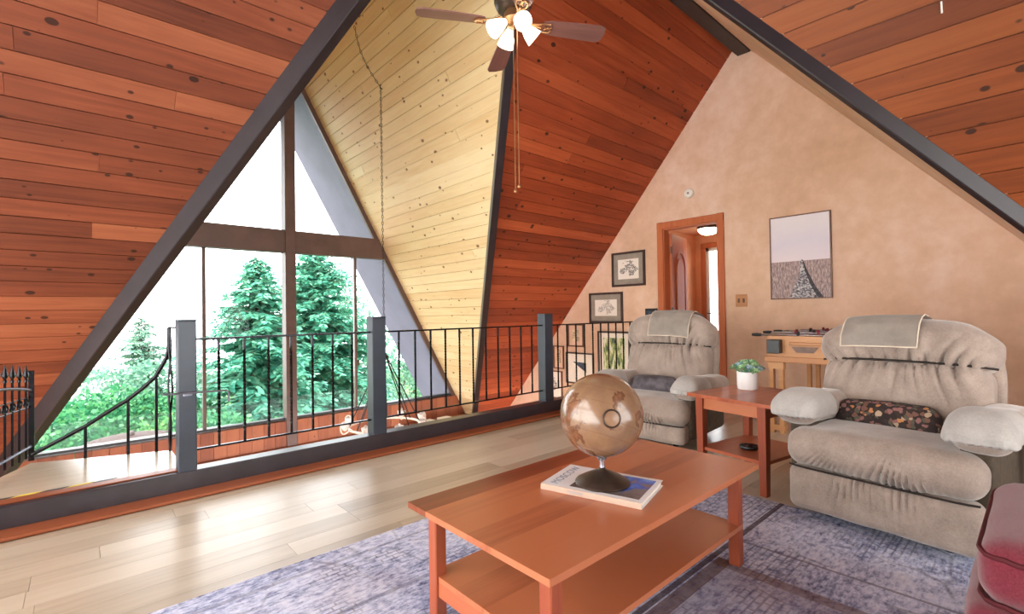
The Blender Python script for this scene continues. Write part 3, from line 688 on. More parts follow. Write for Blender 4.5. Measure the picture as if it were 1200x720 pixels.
chain(sw, 'swag_chain'); chain([hook + Vector((-.01, 0, -.02)), (hook.x, hook.y, cz + .04)], 'drop_chain')
MB().tube([hook + Vector((.0, 0, .02)), hook + Vector((-.02, 0, .0)), hook + Vector((-.015, 0, -.03)), hook + Vector((.01, 0, -.03))], .006, 8).obj('ceiling_hook', 'chain', t, True, shift=s)
MB().lathe([(0, .045), (.02, .04), (.03, .02), (.05, .0), (.045, -.02), (0, -.025)], 16, Matrix.Translation((hook.x, hook.y, cz))).obj('crown', 'rod', t, True, shift=s)
RR = .40
ringp = [(hook.x + RR * math.cos(a), hook.y + RR * math.sin(a), cb) for a in [i * 2 * PI / 40 for i in range(40)]]
MB().tube(ringp, .014, 8, True).obj('ring', 'scroll', t, True, shift=s)
for k in range(8):
    a = k * PI / 4 + .25; ca, sa = math.cos(a), math.sin(a)
    MB().tube([(hook.x + .03 * ca, hook.y + .03 * sa, cz - .01), (hook.x + RR * ca, hook.y + RR * sa, cb)], .006, 6).obj('suspension_rod', 'rod', t, True, shift=s)
    a += PI / 8; ca, sa = math.cos(a), math.sin(a)
    arm = MB().tube([(hook.x + (RR + .10 * math.sin(q) ) * ca, hook.y + (RR + .10 * math.sin(q)) * sa, cb - .05 * math.sin(2 * q) + .02 * q) for q in [i * PI / 10 * .9 for i in range(11)]], .008, 6).obj('scroll_arm', 'scroll', t, True, shift=s)
    MB().lathe([(.012, .0), (.03, .012), (.044, .04), (.05, .075), (.046, .075), (.04, .042), (.026, .016), (0, .01)], 16, Matrix.Translation((hook.x + (RR + .05) * ca, hook.y + (RR + .05) * sa, cb + .0))).obj('lamp_shade', 'ceramic', t, True, shift=s)

# two pale boxes on the ledge
LZ = on_y(512, 493, 6.5).z - .045
struct(MB().prism([(3.9, 6.25, LZ - .05), (4.95, 6.25, LZ - .05), (4.95, YW - .08, LZ - .05), (3.9, YW - .08, LZ - .05)], (0, 0, .05)), 'trim_13', 'wainscot', 'red-brown ledge in the corner under the pine slope', 'ledge')
for px, py, lab in ((501, 493, 'white box lying on the ledge under the pine slope, the left one'), (521, 489, 'white box lying on the ledge under the pine slope, the right one')):
    p = on_y(px, py, 6.5)
    t = thing('storage_box', lab, 'box', (p.x, p.y, LZ), R(4), group='white boxes on the ledge')
    MB().box((0, 0, .03), (.19, .14, .06), None, .008, 2).obj('box_body', 'white', t); MB().box((0, 0, .066), (.20, .15, .014), None, .005, 2).obj('lid', 'white', t)

# ------------------------------------------------------------------ ceiling fan
fx, fy, zb = 2.165, 2.335, 3.0
t = thing('ceiling_fan', 'ceiling fan with mauve-brown blades and four lit white shades under the ridge', 'fan', (fx, fy, 4.1))
s = (fx, fy, 4.1)
MB().tube([(fx, fy, 4.12), (fx, fy, 3.3)], .014, 12).obj('downrod', 'bronze', t, True, shift=s)
MB().lathe([(0, 4.14), (.075, 4.14), (.07, 4.08), (.03, 4.03), (.016, 4.02)], 24, Matrix.Translation((fx, fy, 0))).obj('canopy', 'bronze', t, True, shift=s)
MB().lathe([(0, 3.34), (.03, 3.34), (.06, 3.31), (.115, 3.28), (.13, 3.24), (.13, 3.17), (.115, 3.13), (.09, 3.11), (0, 3.11)], 32, Matrix.Translation((fx, fy, 0))).obj('motor_housing', 'bronze', t, True, shift=s)
MB().lathe([(0, 3.12), (.05, 3.12), (.065, 3.09), (.07, 3.05), (.05, 3.02), (.02, 3.005), (0, 3.0)], 24, Matrix.Translation((fx, fy, 0))).obj('light_kit', 'brass', t, True, shift=s)
M['blade'] = wood('fan_blade_veneer', (92, 58, 54), (124, 82, 76), (146, 104, 96), rough=0.35)
ang0 = math.atan2(CR.y, CR.x)
for k in range(4):
    a = ang0 + R(13) + k * PI / 2
    m4 = Matrix.Translation((fx, fy, zb + .03)) @ Matrix.Rotation(a, 4, 'Z') @ Matrix.Translation((.0, 0, 0)) @ Matrix.Rotation(R(-12), 4, 'X')
    out = [(.20, -.045), (.24, -.058), (.45, -.068), (.60, -.072), (.635, -.055), (.645, 0), (.635, .055), (.60, .072), (.45, .068), (.24, .058), (.20, .045)]
    b = MB().prism([(x, y, -.004) for x, y in out], (0, 0, .008)).obj('blade', 'blade', t, mw=Matrix.Translation(-Vector(s)) @ m4)
    m = MB()
    for sy in (-1, 1): m.tube([(.10, 0, .012), (.15, .012 * sy, .004), (.20, .035 * sy, -.008), (.245, .036 * sy, -.009), (.26, .012 * sy, -.009), (.235, -.006 * sy, -.009), (.21, .012 * sy, -.009)], .006, 6)
    m.tube([(.09, 0, .03), (.13, 0, .012), (.19, 0, -.006)], .008, 6)
    m.obj('blade_iron', 'brass', b, True)
for k in range(4):
    a = ang0 + R(-68) + k * PI / 2
    m4 = Matrix.Translation((fx, fy, 3.035)) @ Matrix.Rotation(a, 4, 'Z') @ Matrix.Translation((.055, 0, -.0)) @ Matrix.Rotation(R(128), 4, 'Y')
    sd = MB().lathe([(.018, .0), (.024, .02), (.034, .045), (.046, .07), (.052, .095), (.060, .125), (.056, .125), (.048, .095), (.041, .07), (.03, .047), (.02, .02)], 24).obj('lamp_shade', 'shade', t, True, mw=Matrix.Translation(-Vector(s)) @ m4)
    MB().ball((0, 0, .065), (.024, .024, .034), 16, 10).obj('bulb', 'bulb', sd, True)
    MB().lathe([(0, -.03), (.015, -.03), (.022, -.01), (.022, .006), (0, .008)], 16).obj('socket', 'brass', sd, True)
for dx, z1 in ((.0, 1.90), (.025, 1.93)):
    m = MB(); c = Vector((fx, fy, 0)) + CR * (dx - .005) - CF * .03
    m.tube([(c.x, c.y, 3.02), (c.x, c.y, z1)], .0035, 6)
    m.lathe([(0, -.012), (.010, -.006), (.012, .004), (.006, .016), (0, .022)], 10, Matrix.Translation((c.x, c.y, z1)))
    m.obj('pull_chain', 'brass', t, True, shift=s)

# ------------------------------------------------------------------ doorway and hall
DH = DZ
d1 = thing('door_1', 'doorway with red-brown casing and an arched-panel door standing open', 'door', (XW, (DY0 + DY1) / 2, 0), kind='structure'); s = (XW, (DY0 + DY1) / 2, 0)
cw = .085
MB().box((XW - .012, DY1 + cw / 2 - .01, (DH + cw) / 2), (.024, cw, DH + cw), None, .004, 1).obj('door_casing', 'doorwood', d1, shift=s)
MB().box((XW - .012, DY0 - cw / 2 + .01, (DH + cw) / 2), (.024, cw, DH + cw), None, .004, 1).obj('door_casing', 'doorwood', d1, shift=s)
MB().box((XW - .014, (DY0 + DY1) / 2, DH + cw / 2 - .005), (.028, DY1 - DY0 + 2 * cw - .02, cw), None, .004, 1).obj('door_casing', 'doorwood', d1, shift=s)
MB().box((XW + .06, DY1 - .009, DH / 2), (.13, .018, DH)).obj('door_jamb', 'doorwood', d1, shift=s)
MB().box((XW + .06, DY0 + .009, DH / 2), (.13, .018, DH)).obj('door_jamb', 'doorwood', d1, shift=s)
MB().box((XW + .06, (DY0 + DY1) / 2, DH - .009), (.13, DY1 - DY0, .018)).obj('door_jamb', 'doorwood', d1, shift=s)
hx, hy = XW + .13, DY1 - .03
leafm = Matrix.Translation((hx - s[0], hy - s[1], 0)) @ Matrix.Rotation(R(12), 4, 'Z')
lf = MB().box((.36, 0, 1.08), (.70, .036, 2.14), None, .003, 1).obj('door_leaf', 'doorwood', d1, mw=leafm)
m = MB()
arch = [(.16, .25), (.58, .25), (.58, 1.72)] + [(.37 + .21 * math.cos(a), 1.72 + .2 * math.sin(a)) for a in [R(15 * i) for i in range(1, 12)]] + [(.16, 1.72)]
m.tube([(x, -.02, z) for x, z in arch], .012, 6, True)
m.prism([(.37 + (x - .37) * .8, -.016, 1.0 + (z - 1.0) * .9) for x, z in arch], (0, -.012, 0)); m.obj('arched_panel', 'doorwood', lf)
for z in (.25, 1.1, 1.92): MB().box((-.004, -.022, z), (.03, .016, .10), None, .003, 1).obj('hinge', 'blackpl', lf)
# hall shell
HX1, HY0, HY1, HZ = 7.6, 2.2, 3.86, 2.34
struct(MB().box(((XW + .12 + HX1) / 2, (HY0 + HY1) / 2, -.03), (HX1 - XW, HY1 - HY0, .06)), 'floor_hall', 'hallfloor', 'carpeted floor of the hall beyond the doorway', 'floor')
struct(MB().box(((XW + .12 + HX1) / 2, (HY0 + HY1) / 2, HZ + .03), (HX1 - XW, HY1 - HY0, .06)), 'ceiling_hall', 'hallwall', 'ceiling of the hall beyond the doorway', 'ceiling')
struct(MB().box(((XW + .12 + HX1) / 2, HY1 + .03, HZ / 2), (HX1 - XW - .1, .06, HZ)), 'wall_hall_north', 'hallwall', 'orange tan hall wall seen through the doorway', 'wall')
struct(MB().box(((XW + .12 + HX1) / 2, HY0 - .03, HZ / 2), (HX1 - XW - .1, .06, HZ)), 'wall_hall_south', 'hallwall', 'hidden side wall of the hall', 'wall')
gy0, gy1, gz = 3.30, 3.70, 2.12
mb = MB(); mb.box((HX1 + .04, (HY0 + gy0) / 2, HZ / 2), (.08, gy0 - HY0, HZ)); mb.box((HX1 + .04, (gy1 + HY1) / 2, HZ / 2), (.08, HY1 - gy1, HZ)); mb.box((HX1 + .04, (gy0 + gy1) / 2, (gz + HZ) / 2), (.08, gy1 - gy0, HZ - gz))
struct(mb, 'wall_hall_east', 'hallwall', 'end wall of the hall around the bright door', 'wall')
d2 = thing('door_2', 'bright glazed door at the end of the hall', 'door', (HX1, (gy0 + gy1) / 2, 0), kind='structure'); s = (HX1, (gy0 + gy1) / 2, 0)
for yy in (gy0 - .02, gy1 + .02): MB().box((HX1 - .012, yy, gz / 2 + .03), (.024, .08, gz + .06), None, .003, 1).obj('door_casing', 'doorwood', d2, shift=s)
MB().box((HX1 - .014, (gy0 + gy1) / 2, gz + .03), (.028, gy1 - gy0 + .12, .08), None, .003, 1).obj('door_casing', 'doorwood', d2, shift=s)
m = MB()
for yy in (gy0 + .03, gy1 - .03): m.box((HX1 + .04, yy, gz / 2), (.04, .06, gz))
for zz in (.1, gz - .03): m.box((HX1 + .04, (gy0 + gy1) / 2, zz), (.04, gy1 - gy0, .06 if zz > 1 else .2))
m.obj('glazed_leaf', 'white', d2, shift=s)
MB().box((HX1 + .04, (gy0 + gy1) / 2, gz / 2), (.006, gy1 - gy0 - .1, gz - .2)).obj('pane', 'glass', d2, shift=s)
MB().tube([(HX1 + .01, gy1 - .04, 1.05), (HX1 - .03, gy1 - .04, 1.05), (HX1 - .03, gy1 - .13, 1.05)], .008, 6).obj('lever_handle', 'bronze', d2, True, shift=s)
p = on_x(830, 262, 6.9)
t = thing('hall_lamp', 'lit dome ceiling lamp in the hall seen through the doorway', 'lamp', (6.9, p.y, HZ))
MB().lathe([(0, 0), (.15, 0), (.16, -.02), (.155, -.04), (.14, -.045), (0, -.045)], 28).obj('base_ring', 'bronze', t, True)
MB().lathe([(.148, -.04), (.14, -.075), (.11, -.105), (.06, -.125), (0, -.13)], 28).obj('glass_dome', 'halllamp', t, True)
t = thing('hall_cabinet', 'tall dark narrow cabinet against the hall wall seen through the doorway', 'cabinet', (6.93, 3.74, 0))
MB().box((0, .05, 1.0), (.15, .10, 2.0), None, .006, 1).obj('cabinet_body', 'blackpl', t); MB().box((0, .04, 2.05), (.20, .13, .1), None, .006, 1).obj('cornice', 'frame_dark', t)
MB().box((-.0, -.003, 1.0), (.10, .01, 1.85), None, .003, 1).obj('cabinet_door', 'frame_dark', t)

# ------------------------------------------------------------------ pictures and small wall fittings
def picture(name, y0, y1, z0, z1, fw, fmat, matw, mmat, art, label, cat='picture', depth=.025, group=None):
    cy, czz = (y0 + y1) / 2, (z0 + z1) / 2; w, h = y1 - y0, z1 - z0
    t = thing(name, label, cat, (XW, cy, czz), group=group)
    m = MB()
    o_ = [(-w / 2, -h / 2), (w / 2, -h / 2), (w / 2, h / 2), (-w / 2, h / 2)]; i_ = [(a - math.copysign(fw, a), b - math.copysign(fw, b)) for a, b in o_]
    for k in range(4):
        j = (k + 1) % 4; m.prism([(-.001, *o_[k]), (-.001, *o_[j]), (-.001, *i_[j]), (-.001, *i_[k])], (-depth, 0, 0))
    m.obj('frame', fmat, t)
    w2, h2 = w - 2 * fw, h - 2 * fw
    if matw:
        MB().box((-.006, 0, 0), (.008, w2, h2)).obj('mat_board', mmat, t)
        MB().box((-.0105, 0, 0), (.003, w2 - 2 * matw, h2 - 2 * matw)).obj('artwork', art, t)
    else: MB().box((-.010, 0, 0), (.016, w2, h2)).obj('canvas', art, t)
    return t, w2, h2
t, w2, h2 = picture('landscape_print', 1.47, 2.065, 1.21, 2.126, .012, 'frame_brown', 0, None, 'canvas', 'tall framed print of a pale path through a field, above the game table')
hz = -.045
MB().prism([(-.0185, -.012, hz), (-.0185, -.026, hz), (-.0185, -.05, hz - .12), (-.0185, -.105, -h2 / 2 + .12), (-.0185, -.165, -h2 / 2), (-.0185, .105, -h2 / 2), (-.0185, .07, -h2 / 2 + .09), (-.0185, .02, -h2 / 2 + .20), (-.0185, -.0, hz - .10)], (-.001, 0, 0)).obj('painted_path', 'pathprint', t)
MB().prism([(-.0185, -.014, hz + .012), (-.0185, -.03, hz + .008), (-.0185, -.075, hz - .12), (-.0185, -.145, -h2 / 2 + .12), (-.0185, -.22, -h2 / 2), (-.0185, -.16, -h2 / 2), (-.0185, -.10, -h2 / 2 + .12), (-.0185, -.045, hz - .12)], (-.0008, 0, 0)).obj('painted_verge', 'pathdark', t)
picture('framed_sketch', 3.679, 4.232, 1.458, 1.95, .03, 'frame_dark', .075, 'mat_grey', 'sketch_a', 'framed ink drawing left of the doorway, upper one of the small pictures')
picture('framed_sketch', 4.055, 4.66, .935, 1.385, .03, 'frame_dark', .075, 'mat_grey', 'sketch_b', 'framed faint pencil drawing behind the left top of the far recliner')
picture('framed_print', 4.785, 5.10, .56, .91, .018, 'frame_brown', .07, 'wall', 'sketch_c', 'small sepia print in a thin brown frame just under the railing top', group='small framed prints behind the railing')
picture('framed_print', 5.20, 5.42, .19, .56, .016, 'frame_brown', .05, 'wall', 'sketch_c', 'small framed print just right of the far newel post, upper of its pair', group='small framed prints behind the railing')
picture('framed_print', 5.24, 5.74, -.30, .15, .018, 'frame_brown', .10, 'mat_white', 'sketch_a', 'framed print behind the foot of the far newel post, lower of its pair', group='small framed prints behind the railing')
t, w2, h2 = picture('framed_print', 4.595, 5.15, -.02, .47, .022, 'frame_dark', .09, 'mat_white', 'mat_white', 'framed print with a dark blue wedge shape, above the globe behind the railing', group='small framed prints behind the railing')
MB().prism([(-.0125, .14, .10), (-.0125, -.13, .09), (-.0125, -.13, -.06)], (-.001, 0, 0)).obj('blue_wedge', 'ink_blue', t)
picture('framed_print', 3.94, 4.51, .10, .815, .028, 'frame_dark', .07, 'mat_white', 'botanic', 'tall framed green watercolour print at the left side of the far recliner', group='small framed prints behind the railing')
p = on_x(808, 227, XW)
t = thing('smoke_alarm', 'round white smoke alarm high on the plaster wall above the doorway', 'alarm', tuple(p))
mw = Matrix.Rotation(-PI / 2, 4, 'Y')
MB().lathe([(0, 0), (.062, 0), (.062, .02), (.052, .036), (.03, .042), (0, .042)], 28).obj('cover', 'white', t, True, mw=mw)
MB().lathe([(0, .042), (.014, .042), (.012, .050), (0, .052)], 14).obj('test_button', 'mat_grey', t, True, mw=mw)
p = on_x(869, 352.5, XW)
t = thing('light_switch', 'double wooden light switch plate between the doorway and the landscape print', 'switch', tuple(p))
MB().box((-.004, 0, 0), (.008, .13, .145), None, .003, 1).obj('switch_plate', 'oak', t)
for dy in (-.028, .028): MB().box((-.012, dy, 0), (.012, .022, .05), None, .003, 1).obj('toggle', 'frame_brown', t)
p = on_x(764, 366, XW)
t = thing('thermostat', 'small dark box on the wall left of the doorway, behind the far recliner', 'thermostat', tuple(p))
MB().box((-.015, 0, 0), (.03, .18, .10), None, .005, 1).obj('housing', 'blackpl', t); MB().box((-.031, .02, 0), (.003, .09, .04)).obj('display', 'ink_blue', t)
p1, p0 = Vector((3.30, .32, 2.545)), Vector((3.245, .321, 2.70))
m = MB(); m.tube([(3.245, .321, 2.645), (3.262, .322, 2.612), (3.268, .322, 2.595)], .004, 6); tag(m.obj('ceiling_hook', 'white', None, True), 'thin white hook hanging from the red cedar slope at the top right', 'hook')

# ------------------------------------------------------------------ rug and coffee table
mb = MB(); mb.box((.965, .62, .006), (3.93, 3.24, .012), None, .004, 1)
tag(mb.obj('area_rug', 'rug', None), 'large distressed blue-grey patterned rug under the coffee table', 'rug')
ZF = .0125
TX0, TX1, TY0, TY1, TZ = .868, 2.165, .835, 1.523, .438
t = thing('coffee_table', 'cherry wood coffee table with lower shelf standing on the rug', 'table', ((TX0 + TX1) / 2, (TY0 + TY1) / 2, ZF)); s = ((TX0 + TX1) / 2, (TY0 + TY1) / 2, ZF)
m = MB(); nb = 6; bw = (TY1 - TY0) / nb
top_out = [(TX0, TY0), (TX1, TY0), (TX1, TY1), (TX0, TY1)]
for k in range(nb):
    y0, y1 = TY0 + k * bw, TY0 + (k + 1) * bw
    m.box(((TX0 + TX1) / 2, (y0 + y1) / 2, TZ - .01), (TX1 - TX0, bw - .0002, .02))
m.obj('tabletop', 'cherry', t, shift=s)
for x in (TX0 + .075, TX1 - .075):
    for y in (TY0 + .07, TY1 - .07):
        MB().box((x, y, (TZ - .02 + ZF) / 2), (.046, .046, TZ - .02 - ZF), None, .004, 1).obj('leg', 'cherry_leg', t, shift=s)
ax0, ax1, ay0, ay1 = TX0 + .075, TX1 - .075, TY0 + .07, TY1 - .07
for y in (ay0 - .005, ay1 + .005): MB().box(((ax0 + ax1) / 2, y, TZ - .045), (ax1 - ax0 - .05, .022, .04)).obj('apron', 'cherry', t, shift=s)
for x in (ax0 - .005, ax1 + .005): MB().box((x, (ay0 + ay1) / 2, TZ - .045), (.022, ay1 - ay0 - .05, .04)).obj('apron', 'cherry_y', t, shift=s)
m = MB()
for k in range(4):
    w = (ay1 - ay0 + .05) / 4; m.box(((ax0 + ax1) / 2, ay0 - .025 + (k + .5) * w, .178), (ax1 - ax0 + .024, w - .0002, .02))
m.obj('shelf', 'cherry', t, shift=s)
for x in (ax0, ax1): MB().box((x, (ay0 + ay1) / 2, .1425), (.024, ay1 - ay0 - .045, .05)).obj('shelf_rail', 'cherry_y', t, shift=s)

# book and globe
ba, bb, bc, bd = [on_z(*p, TZ + .022) for p in ((638, 567), (671, 545), (772, 562), (748, 590))]
cx_ = (ba + bb + bc + bd) / 4; du = ((bc - bb) + (bd - ba)).normalized(); ang = math.atan2(du.y, du.x)
BL, BW, BT = .385, .258, .022
t = thing('coffee_table_book', 'large white coffee table book with blue photo cover lying under the globe', 'book', (cx_.x, cx_.y, TZ), ang)
MB().box((0, .0, BT / 2), (BL - .012, BW - .012, BT - .006)).obj('pages', 'paper', t)
MB().box((0, 0, BT - .0015), (BL, BW, .003), None, .001, 1).obj('front_cover', 'bookwhite', t)
MB().box((0, 0, .0015), (BL, BW, .003), None, .001, 1).obj('back_cover', 'bookwhite', t)
MB().box((0, -BW / 2 + .001, BT / 2), (BL, .003, BT), None, .001, 1).obj('spine', 'bookspine', t)
MB().box((.045, .0, BT + .0006), (BL - .125, BW - .05, .001)).obj('cover_photo', 'bookphoto', t)
def text(body, size, loc, rot, mat, parent, name, ext=.0004):
    cu = bpy.data.curves.new(name, 'FONT'); cu.body = body; cu.size = size; cu.extrude = ext; cu.align_x = 'CENTER'; cu.align_y = 'CENTER'
    o = bpy.data.objects.new(name, cu); COL.objects.link(o)
    dg = bpy.context.evaluated_depsgraph_get(); dg.update()
    me = bpy.data.meshes.new_from_object(o.evaluated_get(dg)); bpy.data.objects.remove(o)
    me.materials.clear(); me.materials.append(M[mat]); q = bpy.data.objects.new(name, me); COL.objects.link(q); q.parent = parent; q.location = loc; q.rotation_euler = rot
    return q
text('MOSCOW', .046, (-BL / 2 + .045, .0, BT + .0008), (0, 0, PI / 2), 'bookgrey', t, 'cover_title')
text('MOSCOW', .013, (-.05, -BW / 2 - .0008, BT / 2), (PI / 2, 0, 0), 'bookgrey', t, 'spine_title')
gz0 = TZ + BT + .001
gc = on_z(706, 566, gz0)
t = thing('desk_globe', 'antique brown globe on a conical bronze foot standing on the book', 'globe', tuple(gc))
MB().lathe([(0, 0), (.100, 0), (.102, .004), (.098, .010), (.07, .026), (.035, .042), (.014, .052), (.010, .06), (0, .06)], 40).obj('foot', 'bronze', t, True)
GR = .1535; cen = Vector((gc.x * 0, 0, .715 - gz0 + .0))
MB().tube([(0, 0, .055), (0, 0, .075), (0, 0, cen.z - GR + .006)], [.011, .009, .014], 14).obj('neck', 'steel', t, True)
MB().lathe([(.0, -.004), (.016, -.004), (.02, .004), (.012, .014), (0, .016)], 16, Matrix.Translation((0, 0, cen.z - GR - .008))).obj('swivel', 'steel', t, True)
b_ = MB().ball((0, 0, 0), GR, 64, 40).obj('map_ball', 'globe', t, True, mw=Matrix.Translation(cen) @ Matrix.Rotation(R(23), 4, 'Y'))
dirp = (ray(717, 491) * 1.0).normalized()
# time dial facing the room
hit = None
o_l = CO - (Vector(gc) + cen); bq = o_l.dot(dirp); disc = bq * bq - (o_l.dot(o_l) - GR * GR); hit = o_l + dirp * (-bq - math.sqrt(max(disc, 0)))
nd = hit.normalized(); q = Vector((0, 0, 1)).rotation_difference(nd).to_matrix().to_4x4()
mw = Matrix.Translation(cen + nd * (GR - .0005)) @ q
MB().tube([(.030 * math.cos(a), .030 * math.sin(a), 0.0) for a in [i * 2 * PI / 32 for i in range(32)]], .0028, 8, True).obj('dial_ring', 'bronze', t, True, mw=mw)
MB().lathe([(0, .004), (.008, .003), (.026, -.001)], 24).obj('dial_plate', 'dial', t, True, mw=mw)

# ------------------------------------------------------------------ end table with planter
EA = R(80)
ec = Vector((2.945, 1.06, 0)); ux = Vector((math.cos(EA), math.sin(EA), 0)); uy = Vector((-math.sin(EA), math.cos(EA), 0))
EW, ED, EZ = .575, .62, .55
c0 = ec + ux * EW / 2 - uy * ED / 2
t = thing('end_table', 'cherry wood end table with a shelf between the two recliners', 'table', (c0.x, c0.y, 0), EA)
m = MB()
for k in range(5): m.box((-EW / 2 + (k + .5) * EW / 5, 0, EZ - .011), (EW / 5 - .0002, ED, .022))
m.obj('tabletop', 'cherry_y', t)
for sx in (-1, 1):
    for sy in (-1, 1):
        m = MB(); x, y = sx * (EW / 2 - .075), sy * (ED / 2 - .05)
        w0, w1_ = .02, .026
        q = [(x - w0, y - w0, 0), (x + w0, y - w0, 0), (x + w0, y + w0, 0), (x - w0, y + w0, 0)]; q2 = [(x - w1_, y - w1_, EZ - .022), (x + w1_, y - w1_, EZ - .022), (x + w1_, y + w1_, EZ - .022), (x - w1_, y + w1_, EZ - .022)]
        A = [m.bm.verts.new(v) for v in q]; B = [m.bm.verts.new(v) for v in q2]
        m.bm.faces.new(A[::-1]); m.bm.faces.new(B)
        for i in range(4): m.bm.faces.new((A[i], A[(i + 1) % 4], B[(i + 1) % 4], B[i]))
        m.obj('leg', 'cherry_leg', t)
for sy in (-1, 1): MB().box((0, sy * (ED / 2 - .05), EZ - .06), (EW - .2, .02, .075)).obj('apron', 'cherry', t)
for sx in (-1, 1): MB().box((sx * (EW / 2 - .075), 0, EZ - .06), (.02, ED - .15, .075)).obj('apron', 'cherry_y', t)
MB().box((0, 0, .19), (EW - .13, ED - .09, .02)).obj('shelf', 'cherry_y', t)
p = on_z(878, 526, .2)
t = thing('round_dish', 'small dark round dish on the shelf of the end table', 'dish', (p.x, p.y, .2005))
MB().lathe([(0, 0), (.05, 0), (.06, .012), (.058, .02), (.045, .012), (0, .01)], 28).obj('dish_body', 'blackpl', t, True)
MB().ball((0, 0, .018), (.02, .02, .008), 14, 8).obj('knob', 'bronze', t, True)
p = on_z(876, 456, EZ)
t = thing('planter', 'white cylinder pot of green and blue succulents on the end table', 'plant', (p.x, p.y, EZ + .0005))
PR = .066
MB().lathe([(0, 0), (PR - .002, 0), (PR, .003), (PR, .118), (PR - .002, .12), (PR - .006, .12), (PR - .006, .105), (0, .105)], 40).obj('pot', 'ceramic', t, True)
MB().lathe([(0, .112), (PR - .007, .106)], 24).obj('soil', 'soil', t, True)
rnd = random.Random(11)
for k in range(22):
    a = k * 2.4; r = .098 * math.sqrt((k + .5) / 22); hgt = .185 - .055 * (r / .098) ** 2 + rnd.uniform(-.008, .008)
    m = MB(); c = Vector((r * math.cos(a), r * math.sin(a), hgt)); tilt = Vector((math.cos(a) * r * 7, math.sin(a) * r * 7, 1)).normalized()
    q = Vector((0, 0, 1)).rotation_difference(tilt).to_matrix().to_4x4()
    for j in range(20):
        b_a = j * 2.399; f = j / 20; ln = .012 + .032 * f; el = R(75 - 65 * f)
        base = Matrix.Translation(c) @ q @ Matrix.Rotation(b_a, 4, 'Z') @ Matrix.Rotation(-el, 4, 'Y')
        wv = ln * .36
        pts = [(0, 0, 0), (ln * .55, -wv, .002), (ln, 0, .004), (ln * .55, wv, .002)]; 
        vs = [m.bm.verts.new(base @ Vector(v)) for v in pts]; mid = m.bm.verts.new(base @ Vector((ln * .5, 0, -.004)))
        m.bm.faces.new(vs); 
        for i in range(4): m.bm.faces.new((vs[i], vs[(i + 1) % 4], mid))
    m.tube([c, (c.x * .5, c.y * .5, .105)], .004, 5)
    m.obj('succulent', 'succ_blue' if k % 3 == 0 else 'succ', t)

# ------------------------------------------------------------------ recliners
def gath(amp, freq, zc, zw, seed=0, sl=0.0, xw=1.0, tilt=0.0):
    """gathers running away from a seam at unit height zc"""
    def f(u, n, p):
        fr = max(0, min(1, n.y * 1.6))
        if fr <= 0: return 0.0
        wl = zw * (.75 + .6 * noise.noise(Vector((u.x * 4.3 + seed, 5.1, 0))))
        fall = math.exp(-((u.z - zc) / wl) ** 2)
        ed = max(0, 1 - abs(u.x / xw) ** 4)
        x = u.x + sl * (u.z - zc) * u.x + tilt * u.z
        q = math.sin(freq * x + 2.6 * noise.noise(Vector((x * 2.6 + seed, u.z * .35, seed))))
        q = .55 - abs(q) ** .55 * 1.1
        ir = max(.05, .55 + 1.0 * noise.noise(Vector((x * 2.6 + seed * 2, 1.7 + u.z * .3, seed))))
        return -amp * q * fall * ed * ir * fr * 2.0
    return f
def lump(a, k, sd): return lambda u, n, p: a * noise.noise(p * k + Vector((sd, 0, 0)))
def both(*fs): return lambda u, n, p: sum(f(u, n, p) for f in fs)
BXC = .055       # the back sits slightly off the seat's middle
def corner(p, u, top):
    v = Vector((0, 0, 0))
    if u.z > 0: v.x = -p.x * .09 * u.z ** 2; v.z = -top * abs(u.x) ** 3.5 * u.z
    return v
